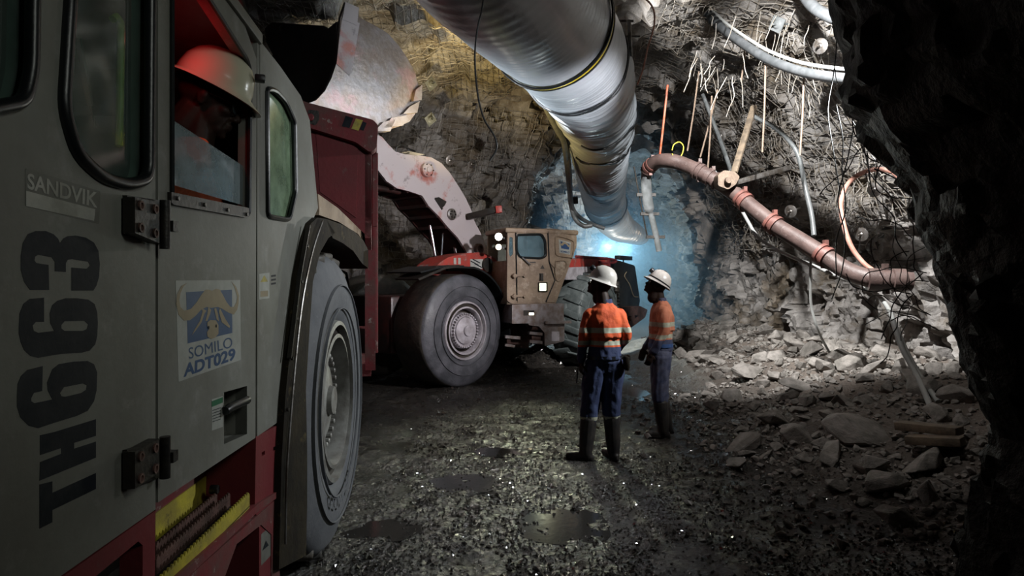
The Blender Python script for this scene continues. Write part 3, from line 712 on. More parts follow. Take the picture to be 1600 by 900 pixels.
mb = MB().bar(T.Y(122, 60, .06), T.Y(141, 165, .06), .012, .008); mb.bar(T.Y(141, 165, .06), T.Y(150, 200, .08), .004, .004); child('wiper_arm', mb, m_rubber, TR)
mb = MB().box((.95, .45, 1.0), (1.75, 1.15, 1.75), bev=.06); mb.box((1.1, .5, 1.75), (1.3, 1.1, 2.2), bev=.05); child('driver_seat', mb, m_int, TR)
mb = MB().box((.2, .3, 1.0), (.85, 1.5, 2.02), bev=.04); child('console', mb, m_intgrey, TR)
# --- red lower frame and step
mb = MB()
mb.prism(ty([(243, 799), (95, 905), (60, 960), (220, 960), (222, 850), (212, 846), (175, 875), (150, 900), (120, 960), (-400, 1500), (-400, 1300), (95, 900)][:0] or [(97, 902), (243, 798), (241, 1000), (223, 1000), (223, 852), (216, 846), (150, 900), (60, 1000), (-40, 1000)], .0), IN*.06)
child('front_sill', mb, m_truckred, TR)
mb = MB().prism(ty([(243, 785), (399, 680), (437, 655), (437, 700), (400, 760), (327, 762), (243, 826)], .2), IN*.06)
child('sill_rail', mb, m_truckred2, TR)
mb = MB().prism(ty([(400, 682), (437, 663), (437, 900), (437, 1040), (405, 1060), (405, 812), (398, 800)], 0), IN*.28, [ty([(409, 707), (414, 704), (414, 710), (409, 713)]), ty([(427, 699), (432, 696), (432, 702), (427, 705)])])
SB = child('step_pillar', mb, m_truckred, TR)
mb = MB().prism(ty([(408, 835), (423, 822), (423, 868), (408, 884)], -.0006), IN*.0006, mi=0); mb.prism(ty([(411, 860), (416, 845), (420, 852)], -.0035), IN*.001, mi=1); child('warning_sticker', mb, [m_plate, m_ink], SB)
mb = MB().prism(ty([(272, 905), (405, 786), (437, 766), (437, 775), (405, 798), (290, 905)], -.012), IN*.05); mb.prism(ty([(290, 905), (437, 775), (437, 1000), (425, 1010), (424, 835), (408, 820), (370, 850), (350, 905), (330, 960), (240, 960)], -.004), IN*.06)
child('lower_rail', mb, m_truckred2, TR)
zs = T.Y(390, 772).z; xa = T.Z(244, 900, zs).x-.25; xb = T.Y(390, 772).x
mb = MB().box((xa, .0, zs-.05), (xb, .22, zs-.045)); ST = child('step', mb, m_blacksteel, TR)
def serr(y, h, mi_mat, nm='tread_strip', label=None):
    mb = MB(); xa = T.Y(243, 870, y+.003).x; n = int((xb-xa)/.022)
    pts = []
    for i in range(n): pts += [V((xa+i*.022, y, zs)), V((xa+i*.022+.008, y, zs+.012)), V((xa+i*.022+.014, y, zs+.012))]
    pts += [V((xb, y, zs)), V((xb, y, zs-h)), V((xa, y, zs-h))]
    mb.prism(pts, (0, .006, 0)); child(nm, mb, mi_mat, ST, smooth=0, label=label)
serr(.0, .055, m_yellow, label='yellow front edge of the step'); serr(.075, .05, m_brownmetal); serr(.125, .05, m_brownmetal)
mb = MB().prism([V((a_, .195, b_)) for a_, b_ in ((T.Y(243, 0, .195).x, zs-.04), (T.Y(327, 0, .195).x, zs-.04), (T.Y(327, 0, .195).x, zs+.055), (T.Y(243, 0, .195).x, zs+.055))], (0, .006, 0)); child('kick_plate', mb, m_yellow, ST, label='yellow back plate of the step')
mb = MB(); mb.disc(T.Y(329, 765, .15), (0, -1, 0), .018, .03, 10); child('bolt', mb, m_blacksteel, ST)
# dark chassis behind
mb = MB().box((-.3, .3, .55), (xb+.5, 1.5, 1.0)); mb.box((2.6, .95, .55), (6.2, 1.7, 1.35)); mb.box((T.Y(440, 0).x-.25, .02, .5), (T.Y(440, 0).x, .9, 1.6))
child('chassis', mb, m_blacksteel, TR)
# --- wheel
WC = T.Y(526, 625); WR = .955
def tyre(Rr, rim, w, lug=0, sh=.06):
    """profile around the axle, outer face at 0, going inwards (radius, depth)"""
    return [(rim, .035), (rim+.02, .01), (rim+.07, -.012), ((Rr+rim)/2, -.03), (Rr-.17, -.016), (Rr-.13, .0), (Rr-.06, .02), (Rr-.012, .06), (Rr, .11), (Rr, w-.11), (Rr-.05, w-.03), (Rr-.2, w+.01), (rim, w-.02)]
def wheel(parent, c, Rr, rim, w, out, mats, rim_mat, hubn=36, lugs=0, rimcol=None, lug_h=.05, band=True, dish=.16, side_lug=True):
    """out: unit vector pointing out of the outer face"""
    inw = -V(out); mb = MB(); pr = tyre(Rr, rim, w); mis = [0]*7+[1]*6
    mb.lathe(pr, c, inw, 72, closed=False, mis=mis)
    u = V(out).orthogonal().normalized(); wv = V(out).cross(u)
    for k in range(lugs):
        for side in (0, 1):
            a = 2*PI*(k+.5*side)/lugs; rad = u*math.cos(a)+wv*math.sin(a); tg = V(out).cross(rad)
            h0, h1 = (.0+.05, w*.55) if side == 0 else (w*.45, w-.05)
            A = V(c)+inw*h0+rad*(Rr-.02)+tg*(.05 if side == 0 else -.02); B = V(c)+inw*h1+rad*(Rr+.002)+tg*(-.07 if side == 0 else .09)
            mb.bar(A, B, 2*PI*Rr/lugs*.42, lug_h*2, 1, up=rad, bev=.015)
            if side == 0 and side_lug:
                A2 = V(c)+inw*.02+rad*(Rr-.13)+tg*.05; mb.bar(A2, A+rad*.02, 2*PI*Rr/lugs*.4, .05, 1, up=V(out), bev=.012)
    for q in (Rr-.20, rim+.09): mb.lathe([(q-.006, -.03), (q-.003, -.04), (q+.003, -.04), (q+.006, -.025)], c, inw, 72, 0, closed=False)
    TY = child('tyre', mb, mats, parent, smooth=50)
    mb = MB().lathe([(rim+.015, .03), (rim+.005, -.012),  (rim-.022, -.018), (rim-.03, .03), (rim-.075, .04), (rim-.08, -.005), (rim-.105, -.01), (rim-.118, .02), (rim-.125, dish*.6), (rim-.13, dish+.08)], c, inw, 72, closed=False, mis=[0, 0, 0, 1, 1, 0, 0, 0, 1, 1])
    RI = child('rim', mb, [rim_mat, m_rimdark], parent, smooth=50)
    mb = MB().lathe([(rim-.125, dish), (rim*.6, dish), (rim*.6, dish-.03), (.0001, dish-.03)], c, inw, 60, 1, closed=False)
    hr = rim*.62
    mb.lathe([(hr, dish), (hr*1.0, dish-.09), (hr*.9, dish-.12), (hr*.78, dish-.12), (hr*.76, dish-.10), (hr*.74, dish-.14), (hr*.3, dish-.17), (hr*.28, dish-.2), (.0001, dish-.2)], c, inw, 60, 0, closed=False)
    HB = child('hub', mb, [rimcol or rim_mat, m_rimdark], parent, smooth=40)
    for k in range(hubn):
        a = 2*PI*k/hubn; p = V(c)+inw*(dish-.10)+(u*math.cos(a)+wv*math.sin(a))*(hr*.93)
        m2 = MB().lathe([(hr*.055, 0), (hr*.055, .05), (hr*.035, .055)], p, out, 7); child('wheel_nut', m2, rimcol or rim_mat, HB)
    return TY
OUT = V((0, -1, 0))
wheel(TR, WC, WR, .515, .62, OUT, [m_tire_dust, m_tread], m_rim, hubn=30, lugs=26, lug_h=.03, dish=.215, side_lug=False)
TWW = [c for c in TR.children if c.name.startswith('tyre')][-1]
uv, fs = textmesh('GOODYEAR', .015); vs = []
for a, b in uv:
    an = math.radians(238+a*66); r_ = .60+.085*b          # along the lower sidewall, tops towards the tread
    an2 = math.radians(238+66-a*66); vs.append(WC+V((math.cos(an)*r_, -.034, math.sin(an)*r_)))
uvv = [WC+V((math.cos(math.radians(235+a*66))*(.685-.085*b), -.034, math.sin(math.radians(235+a*66))*(.685-.085*b))) for a, b in uv]
mb = MB().add(uvv, fs); child('raised_lettering', mb, m_tire_dust, TWW, smooth=0)
# --- mudguard: rubber flap hanging in front of the tyre and over it
fo = [(486, 349), (478, 372), (466, 430), (456, 520), (446, 620), (440, 720), (438, 800), (436, 890), (478, 868), (480, 790), (480, 700), (478, 610), (484, 510), (489, 440), (500, 395), (513, 372), (524, 364)]
mb = MB().prism(ty(fo+[(510, 342), (496, 340)], -.03), IN*.05); FL = child('mudguard', mb, m_flap, TR)
mb = MB(); P = [T.Y(*q, -.04) for q in [(504, 345), (489, 390), (474, 460), (464, 540), (455, 640), (448, 740), (446, 850)]]
mb.tube(catmull(P, 4), .006, 6, 1)
mb.bar(T.Y(482, 352, -.035), T.Y(468, 430, -.035), .02, .01); mb.bar(T.Y(468, 430, -.035), T.Y(452, 560, -.035), .02, .01)
for q in ((479, 385), (470, 440), (462, 498), (455, 560), (448, 640)): mb.disc(T.Y(*q, -.035), (0, -1, 0), .009, .01, 8, 0)
child('guard_edge', mb, [m_blacksteel, m_steel], FL)
# arch over the tyre
mb = MB(); ar = [(510, 342), (532, 350), (553, 361), (568, 376), (578, 396), (577, 420), (566, 412), (552, 392), (536, 380), (520, 372)]
A = ty(ar, -.03); mb.prism(A, IN*.78); child('wheel_arch', mb, m_flap, TR)
# headlining strip of pale chipped metal between cab and bed
mb = MB().prism(ty([(497, 303), (528, 325), (568, 364), (576, 392), (560, 366), (530, 347), (499, 336)], .03), IN*.5); child('fender_plate', mb, m_ldrcab, TR)
# ================= dump box, on its own articulated line
Bx = Frame((-1.13, 5.35, 0), (-.215, 1, 0), (-1, -.215, 0))
BXR = bpy.data.objects.new('dump_box', None); COL.objects.link(BXR); BXR.parent = TR; BXR.matrix_local = T.I @ Bx.M
def bxX(pts, c=0.): return [Bx.X(a, b, c) for a, b in pts]
BK = V((1, 0, 0))
# headboard seen square on
hb = bxX(rpoly([(395, 190), (555, 216), (574, 224), (580, 236), (581, 345), (578, 372), (540, 340), (497, 305), (395, 230)], 5))
mb = MB().prism(hb, BK*.05); 
mb.prism(bxX([(493, 200), (556, 216), (560, 222), (556, 340), (500, 300)], -.012), BK*.012)
child('headboard', mb, m_truckred, BXR)
mb = MB().prism(bxX(rpoly([(395, 125), (480, 160), (560, 181), (583, 187), (591, 196), (588, 232), (578, 238), (556, 222), (395, 172)], 5), -.10), BK*.16)
RM_ = child('top_rim', mb, m_truckred2, BXR)
mb = MB().prism(bxX([(540, 181), (552, 184), (546, 200), (534, 197)], -.104), BK*.004, mi=0); mb.prism(bxX([(556, 185), (567, 188), (560, 204), (549, 201)], -.104), BK*.004, mi=1); mb.prism(bxX([(567, 190), (573, 192), (568, 204), (562, 202)], -.104), BK*.004, mi=0)
child('hazard_tape', mb, [m_ink, m_yellow], RM_)
mb = MB().prism(bxX(rpoly([(481, 171), (498, 173), (499, 186), (493, 196), (482, 192)], 3), -.106), BK*.004, mi=0); mb.lathe([(.022, 0), (.03, .02), (.022, .03)], Bx.X(485, 184, -.11), (-1, 0, 0), 14, 1); child('lifting_eye', mb, [m_blacksteel, m_truckred], RM_)
# side wall of the box, running away
e = Bx.X(580, 236, 0); zb = Bx.X(578, 372, 0).z; zt2 = Bx.X(588, 190, 0).z; ye = e.y
mb = MB().add([], []); side = [V((0, ye, zt2)), V((0, ye, zb)), V((.35, ye, zb-.45)), V((.9, ye, .95)), V((3.6, ye, .95)), V((5.6, ye, 2.0)), V((5.9, ye, 2.6)), V((5.6, ye, zt2-.25))]
mb.prism(side, (0, .05, 0)); mb.prism([p+V((0, 3.0, 0)) for p in side], (0, .05, 0))
for x in (.8, 1.7, 2.6, 3.5, 4.4): mb.box((x, ye-.06, 1.05), (x+.12, ye, zt2-.1), bev=.01)
mb.box((0, ye, .95), (4.6, ye+3.0, 1.05)); child('side_panel', mb, m_truckred2, BXR)
mb = MB().box((0, ye-.05, zt2-.12), (5.6, ye+.08, zt2-.02), bev=.02); mb.bar((.02, ye-.03, zb+.1), (.02, ye-.03, zt2-.3), .03, .05); mb.box((-.01, ye-.035, 1.0), (.035, ye+.05, zb-.1)); child('corner_rail', mb, m_truckred2, BXR)
mb = MB().lathe([(.55, 0), (.9, .05), (.95, .15), (.95, .5), (.5, .55)], V((2.6, ye+.25, .95)), (0, 1, 0), 40); child('rear_tyre', mb, m_tread, BXR)
mb = MB().box((-1.6, ye+.9, .6), (5., ye+2.0, 1.0)); child('rear_frame', mb, m_blacksteel, BXR)
# ================================================================== the loader
LF = Frame((-1.82, 11.39, 0), (-.65, -.76, 0), (.76, -.65, 0))     # front half: x forwards, y to its left (towards us)
RF = Frame((.674, 13.956, 0), (-.54, -.84, 0), (.84, -.54, 0))     # rear half
LD = root('wheel_loader', LF, 'red underground loader with raised bucket and dusty tan cab', 'loader')
def ly(pts, c): return [LF.Y(a, b, c) for a, b in pts]
def ry(pts, c): return [RF.Y(a, b, c) for a, b in pts]
RT = LF.I @ RF.M
def rmb(mb): return mb.xf(RT)
DN = V((0, -1, 0))
# ---- front tyres
fc = LF.Y(728, 515, 1.4); fc.z = .925
wheel(LD, fc, .93, .475, .80, V((0, 1, 0)), [m_tire_wet, m_tread], m_rimlight, hubn=34, lugs=0, rimcol=m_rimlight, dish=.14)
wheel(LD, V((fc.x, -1.4, .925)), .93, .475, .80, V((0, -1, 0)), [m_tire_wet, m_tread], m_rimlight, hubn=10, rimcol=m_rimlight, dish=.14)
# ---- front mudguard
def arc(c, r, a0, a1, n=14): return [V((c.x+r*math.cos(math.radians(a0+(a1-a0)*i/n)), 0, c.z+r*math.sin(math.radians(a0+(a1-a0)*i/n)))) for i in range(n+1)]
def shell(pts, y0, y1, th=.03):
    mb = MB(); vs = []; n = len(pts); c = sum(pts, V((0, 0, 0)))/n
    for p in pts:
        d = V((p.x-fc.x, 0, p.z-.925)).normalized()
        vs += [V((p.x, y0, p.z)), V((p.x, y1, p.z)), V((p.x, y1, p.z))+d*th, V((p.x, y0, p.z))+d*th]
    fs = []
    for i in range(n-1):
        for j in range(4): fs.append((i*4+j, i*4+(j+1) % 4, i*4+4+(j+1) % 4, i*4+4+j))
    fs += [(0, 1, 2, 3), tuple((n-1)*4+j for j in (3, 2, 1, 0))]
    mb.add(vs, fs); return mb
ar = [V((fc.x+1.0, 0, 1.86)), V((fc.x+.55, 0, 1.95))]+arc(fc, 1.03, 98, 176, 14)+[V((fc.x-1.06, 0, .75))]
mb = shell(ar, .62, 1.44); child('front_mudguard', mb, m_rubber, LD)
mb = shell([V((fc.x+1.05, 0, 1.75)), V((fc.x+.5, 0, 1.93)), V((fc.x+.2, 0, 1.96))], .9, 1.46, .04); child('guard_tip', mb, m_blacksteel, LD)
# ---- front frame
mb = MB().box((-1.5, -.6, .55), (.9, .6, 1.5), bev=.05); mb.box((-1.9, -.35, .6), (-1.4, .35, 1.6), bev=.04); mb.box((-.3, -1.0, .7), (.3, 1.0, 1.15), bev=.05)
child('front_frame', mb, m_boomshade, LD)
mb = MB().prism(ly(rpoly([(672, 430), (684, 413), (700, 402), (728, 396), (752, 394), (772, 402), (780, 412), (785, 430)], 4), .95), DN*.5)
TW_ = child('boom_tower', mb, m_ldrred, LD)
mb = MB().prism(ly([(735, 405), (755, 405), (755, 420), (735, 420)], .956), DN*.01, mi=0)
for q in ((741, 411), (747, 415), (744, 408)): mb.bar(LF.Y(q[0]-5, q[1]-3, .965), LF.Y(q[0]+6, q[1]+3, .965), .02, .01, 1)
child('decal_panel', mb, [m_white, m_ink], TW_)
for q in (709, 716):
    mb = MB().prism(ly([(q, 403), (q+4, 403), (q+4, 413), (q, 413)], .956), DN*.01); child('small_sticker', mb, m_white, TW_)
mb = MB().lathe([(.13, 0), (.13, .05), (.07, .06), (.0001, .06)], LF.Y(760, 414, .95), (0, 1, 0), 20, 0); child('pivot_pin', mb, m_blacksteel, TW_)
mb = MB().box(LF.Y(700, 414, 1.0), LF.Y(722, 424, .95)); child('valve_block', mb, m_blacksteel, TW_)
mb = MB().prism(ly([(786, 412), (800, 408), (806, 428), (806, 500), (799, 498), (794, 440)], .8), DN*.5); mb.box(LF.Y(786, 404, .9), LF.Y(804, 416, .5)); child('red_side_frame', mb, m_ldrred, LD)
# ---- boom
bo = [(573, 222), (585, 208), (597, 214), (607, 226), (618, 237), (632, 241), (655, 243), (674, 246), (690, 255), (703, 270), (716, 290), (728, 310), (737, 330), (741, 345), (750, 362), (758, 382), (761, 398), (757, 408), (735, 404), (726, 388), (716, 372), (700, 355), (686, 338), (670, 322), (660, 306), (640, 299), (620, 294), (604, 283), (588, 262), (580, 240)]
B0 = ly(bo, .42)
mb = MB().prism(B0, DN*.05); BM = child('boom', mb, m_boom, LD)
def shrink(pts, dz=-.0): return pts
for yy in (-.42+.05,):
    mb = MB().prism([V((p.x, yy, p.z)) for p in B0], DN*.05); child('boom_plate', mb, m_boomshade, LD, label='far side plate of the boom, shade put into its colour')
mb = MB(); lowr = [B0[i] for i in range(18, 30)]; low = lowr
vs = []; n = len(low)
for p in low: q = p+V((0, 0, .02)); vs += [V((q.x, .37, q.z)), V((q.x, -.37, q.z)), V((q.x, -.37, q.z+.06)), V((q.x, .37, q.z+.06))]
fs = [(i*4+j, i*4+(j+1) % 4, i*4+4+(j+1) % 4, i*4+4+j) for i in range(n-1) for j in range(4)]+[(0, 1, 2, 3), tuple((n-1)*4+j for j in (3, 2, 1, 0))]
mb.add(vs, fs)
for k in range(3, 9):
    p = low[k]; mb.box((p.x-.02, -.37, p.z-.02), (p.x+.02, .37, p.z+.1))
child('boom_underside', mb, m_boomshade, LD)
mb = MB(); c = LF.Y(665, 266, .42)
mb.lathe([(.125, 0), (.125, .07), (.10, .09), (.10, .07), (.05, .08), (.045, .10), (.0001, .10)], c, (0, 1, 0), 28, 0)
for k in range(6): a = k*PI/3; mb.disc(c+V((math.cos(a)*.1, .08, math.sin(a)*.1)), (0, 1, 0), .012, .02, 6, 1)
child('boom_pin', mb, [m_boom, m_blacksteel], BM)
mb = MB(); c = LF.Y(705, 335, .42); mb.lathe([(.105, 0), (.105, .03), (.085, .045), (.03, .045), (.03, .06), (.0001, .06)], c, (0, 1, 0), 28, 0)
for k in range(6): a = k*PI/3; mb.disc(c+V((math.cos(a)*.06, .045, math.sin(a)*.06)), (0, 1, 0), .016, .015, 8, 1)
child('boom_pin', mb, [m_steel, m_blacksteel], BM)
mb = MB(); c = LF.Y(746, 389, .42); mb.lathe([(.10, 0), (.10, .07), (.07, .08), (.06, .03), (.0001, .03)], c, (0, 1, 0), 24, 0); child('boom_pin', mb, [m_brownmetal], BM)
mb = MB().prism(ly([(679, 309), (686, 308), (698, 315), (695, 321), (690, 326)], .425), DN*.02); mb.bar(LF.Y(680, 310, .43), LF.Y(691, 327, .43), .02, .03); child('boom_slot', mb, m_blacksteel, BM)
mb = MB().tube(catmull([LF.Y(620, 240, .3), LF.Y(619, 231, .3), LF.Y(625, 227, .3), LF.Y(634, 229, .3), LF.Y(640, 238, .3), LF.Y(632, 241, .3)], 4), .012, 6); mb.box(LF.Y(638, 236, .4), LF.Y(652, 243, .2)); mb.tube([LF.Y(636, 232, .3), LF.Y(648, 236, .3)], .014, 6)
child('hydraulic_hose', mb, m_cableblk, BM)
mb = MB().bar(LF.Y(731, 339, .45), LF.Y(779, 327, .95), .12, .11, 0, bev=.01); mb.bar(LF.Y(774, 328, .92), LF.Y(784, 327, 1.0), .13, .13, 1, bev=.01); child('light_bracket', mb, [m_blacksteel, m_ldrred], LD)
for a, b, r_ in (((672, 352), (680, 400), .03), ((704, 352), (713, 398), .035), ((693, 350), (690, 400), .018)):
    mb = MB().tube([LF.Y(*a, .1), LF.Y(*b, .15)], r_, 12, 0); mb.tube([LF.Y(*b, .15), LF.Y(b[0]+1, b[1]+22, .17)], r_*1.8, 12, 1); child('lift_cylinder', mb, [m_chrome, m_blacksteel], LD)
mb = MB().tube([LF.Y(583, 292, .2), LF.Y(624, 300, .2)], .05, 14, 1); mb.tube([LF.Y(560, 286, .2), LF.Y(592, 294, .2)], .03, 12, 0); child('tilt_cylinder', mb, [m_chrome, m_boomshade], LD)
# ---- bucket
sp = [(540, 4), (560, 13), (561, 27), (586, 40), (606, 52), (622, 70), (636, 90), (648, 112), (654, 135), (655, 158), (650, 176), (640, 190), (622, 198), (600, 205), (560, 196), (500, 184), (474, 164), (494, 157), (508, 142), (518, 122), (526, 98), (530, 60), (532, 28)]
S0 = ly(sp, 1.4)
mb = MB().prism(S0, DN*.05); BU = child('bucket_side', mb, m_bucket, LD)
mb = MB().prism([V((p.x, -1.35, p.z)) for p in S0], DN*.05); child('bucket_side', mb, m_bucketshade, LD, label='far side of the bucket, shade put into its colour')
mb = MB().prism(ly([(535, 27), (562, 36), (550, 112), (546, 118), (526, 100), (530, 60)], 1.406), DN*.012); child('wear_strip', mb, m_boom, BU)
mb = MB().prism(ly([(540, 3), (561, 12), (558, 40), (535, 30)], 1.412), DN*.04); child('corner_block', mb, m_boom, BU)
# wrapper: back and floor
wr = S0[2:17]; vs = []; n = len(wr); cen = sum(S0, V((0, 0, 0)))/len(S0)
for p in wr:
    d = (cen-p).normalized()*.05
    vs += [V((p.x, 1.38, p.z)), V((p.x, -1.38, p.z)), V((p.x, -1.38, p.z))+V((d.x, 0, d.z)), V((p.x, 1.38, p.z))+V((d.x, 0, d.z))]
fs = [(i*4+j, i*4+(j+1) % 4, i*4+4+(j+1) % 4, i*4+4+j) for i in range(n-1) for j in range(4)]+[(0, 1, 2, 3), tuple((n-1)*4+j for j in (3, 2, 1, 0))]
mb = MB().add(vs, fs); child('bucket_shell', mb, [m_bucketshade], LD)
cx = S0[2].x-.02
gp = [LF.X(a, b, cx+.35) for a, b in [(534, 30), (512, 45), (505, 40), (424, 35), (414, 45), (416, 66), (440, 112), (470, 200), (530, 150)]]
gp = [V((p.x, min(p.y, 1.34), p.z)) for p in gp]; mb = MB().prism(gp, V((-.05, 0, 0))); c = LF.X(441, 44, cx+.36); mb.lathe([(.03, 0), (.045, .02), (.02, .03)], c, (1, 0, 0), 14, 1); child('spill_guard', mb, [m_bucketshade, m_steel], LD)
mb = MB()
for (a, b, c, d) in (((600, 200), (612, 184), (636, 180), (630, 196)), ((630, 178), (641, 166), (656, 158), (652, 176)), ((646, 158), (650, 140), (660, 132), (659, 156)), ((585, 205), (600, 190), (618, 186), (610, 205))):
    mb2 = MB().prism(ly([a, b, c, d], 1.47), DN*.14); child('heel_shroud', mb2, m_bucket, BU)
rk = random.Random(3); mb = MB()
for i in range(260):
    s = rk.uniform(.03, .12); vs_, fs_ = RMB[rk.randrange(16)]; Rm = eul(rk)
    p = V((S0[15].x-rk.uniform(-.05, 1.2), rk.uniform(.2, 1.32) if rk.random() < .6 else rk.uniform(-1.3, 1.3), S0[15].z+.06+rk.uniform(0, .16)))
    mb.add([p+Rm @ (q*s) for q in vs_], fs_)
mb.v = [LF.M @ p for p in mb.v]
o = single('bucket_load', mb, m_rubble, 'broken ore left in the floor of the raised bucket', 'ore', kind='stuff', smooth=0)
CF = Frame((-.10-1.08*.42, 10.95+1.08*.907, 0), (-.907, -.42, 0), (.42, -.907, 0))
CT = LF.I @ CF.M
def cmb(mb): return mb.xf(CT)
# ---- cab (rear half)
CY = 1.08
def cy(pts, c=CY): return [CF.Y(a, b, c) for a, b in pts]
cout = cy(rpoly([(793, 362), (806, 358), (860, 357), (872, 358), (901, 367), (901, 385), (897, 395), (868, 475), (800, 475), (792, 470)], 4))
win = rpoly([(807, 367), (846, 366), (852, 376), (853, 400), (845, 404), (812, 402), (807, 392)], 4)
sl = rpoly([(796, 370), (801, 371), (802, 396), (797, 402), (795, 395)], 2)
mb = MB().prism(cout, DN*.05, [cy(win), cy(sl)]); mb.prism([V((p.x, p.y-.85, p.z)) for p in cout], DN*.05)
a, b = cout[0], cout[-1]
ztop = CF.Y(830, 357, CY).z; x_f = CF.Y(793, 400, CY).x; x_r = CF.Y(901, 400, CY).x; zb_ = CF.Y(830, 475, CY).z
xm = CF.Y(868, 475, CY).x
mb.box((x_f, CY-.85, zb_), (x_f-.05, CY-.03, zb_+.75)); mb.box((x_r+.02, CY-.85, zb_+1.0), (x_r+.07, CY-.03, ztop-.13)); mb.box((xm, CY-.85, zb_), (x_f, CY-.03, zb_+.05))
mb.box((x_r-.03, CY-.9, ztop-.09), (x_f+.05, CY+.03, ztop), bev=.03)
CB = child('cab', cmb(mb), m_ldrcab, LD, smooth=30)
mb = MB().prism(cy([(856, 360), (899, 369), (898, 384), (867, 472), (854, 472), (864, 440), (868, 420), (858, 410)], CY+.02), DN*.02); child('cab_rear_panel', cmb(mb), m_ldrcab, CB)
mb = MB().prism(cy([(805, 361), (855, 361), (857, 410), (866, 438), (853, 473), (809, 473), (808, 410)], CY+.012), DN*.012, [cy(win, CY+.012)])
LDR = child('cab_door', cmb(mb), m_ldrcab, CB)
mb = MB().tube(cy(win, CY+.012), .022, 6, closed=True); child('window_seal', cmb(mb), m_rubber, CB)
mb = MB().prism(cy(win, CY-.01), DN*.006); child('window_pane', cmb(mb), m_glasscab, CB)
mb = MB().prism(cy(sl, CY-.01), DN*.006); child('window_pane', cmb(mb), m_glasscab, CB)
mb = MB().tube(cy([(856, 361), (858, 408), (867, 438), (853, 472)], CY+.02), .012, 6); mb.tube(cy([(806, 362), (808, 470)], CY+.015), .010, 6); child('door_gap_seal', cmb(mb), m_rubber, CB)
for yy in (431, 463):
    mb = MB().bar(CF.Y(800, yy, CY+.04), CF.Y(820, yy-1, CY+.04), .02, .035); mb.disc(CF.Y(803, yy, CY+.02), (0, 1, 0), .04, .05, 10); mb.disc(CF.Y(819, yy, CY+.02), (0, 1, 0), .03, .04, 10); child('cab_hinge', cmb(mb), m_ldrcab, CB)
mb = MB().box(CF.Y(842, 427, CY+.0), CF.Y(849, 439, CY+.03)); mb.bar(CF.Y(846, 428, CY+.05), CF.Y(846, 438, CY+.05), .015, .03, 0); child('door_handle', cmb(mb), m_blacksteel, CB)
mb = MB().box(CF.Y(840, 441, CY), CF.Y(856, 456, CY+.05), bev=.01); mb.box(CF.Y(843, 443, CY+.045), CF.Y(853, 454, CY+.056), 1); SLP = child('side_light', cmb(mb), [m_blacksteel, m_lampg], CB)
mb = MB().prism(cy([(827, 408), (838, 408), (838, 424), (828, 424)], CY+.016), DN*.004, mi=0); mb.prism(cy([(844, 420), (848, 414), (851, 420)], CY+.016), DN*.004, mi=1); mb.prism(cy([(828, 409), (837, 409), (837, 411), (828, 411)], CY+.018), DN*.004, mi=1)
child('sticker', cmb(mb), [m_ldrcab, m_blacksteel], CB)
mb = MB(); q = [(873, 374), (892, 379), (891, 398), (874, 395)]; mb.prism(cy(q, CY+.024), DN*.004, mi=0)
mb.prism(cy([(876, 377), (890, 381), (889, 390), (877, 388)], CY+.027), DN*.004, mi=1)
horn2 = [(874, 379), (876, 383), (879, 384), (882, 381), (885, 382), (888, 386), (891, 385), (892, 381), (890, 384), (886, 380), (883, 378), (880, 378), (877, 381)]
mb.prism(cy(horn2, CY+.030), DN*.003, mi=2); put_text(mb, 'SOMILO', [(876, 391), (890, 393), (890, 396), (876, 394)], lambda a, b: CF.Y(a, b, CY+.03), 1, .02)
child('unit_sticker', cmb(mb), [m_white, m_blue, m_tan], CB)
mb = MB().tube(catmull(cy([(868, 408), (880, 407), (885, 411), (884, 420), (876, 436), (870, 438), (868, 425), (868, 408)], CY+.03), 4), .012, 6); mb.tube(catmull(cy([(868, 372), (872, 369), (893, 375), (897, 382), (895, 400), (890, 402), (871, 399), (868, 390), (868, 372)], CY+.03), 4), .012, 6); child('panel_rib', cmb(mb), m_ldrcab, CB)
mb = MB().box((x_f-.9, .2, zb_+.55), (x_f-.55, .7, zb_+1.25), bev=.05); mb.box((x_f-.3, 0, zb_+.3), (x_f-.1, .9, zb_+.65), bev=.03); mb.tube([(x_f-.35, .5, zb_+.6), (x_f-.5, .5, zb_+.85)], .02, 6); mb.box((x_f-.15, .75, zb_+.85), (x_f-.25, .95, zb_+1.1), bev=.03)
child('operator_seat', cmb(mb), m_int, CB)
mb = MB().bar(CF.Y(816, 402, CY+.05), CF.Y(829, 414, CY+.06), .02, .02); child('wiper', cmb(mb), m_rubber, CB)
for nm, p, r_, mt in (('headlight', (779, 370), .062, m_lampw), ('headlight', (779, 386), .048, m_lampy)):
    c = CF.Y(p[0], p[1], CY-.05); dr = CF.I.to_3x3() @ V((-.15, -1, -.1)).normalized()
    mb = MB().lathe([(r_*.5, -.10), (r_*1.15, -.05), (r_*1.2, 0), (r_*1.05, .0), (r_, -.01), (.0001, -.01)], c, dr, 20, closed=False, mis=[0, 0, 0, 0, 1, 1]); mb.bar(c-dr*.07, CF.Y(794, p[1]+4, CY-.1), .03, .03, 0)
    child(nm, cmb(mb), [m_blacksteel, mt], LD)
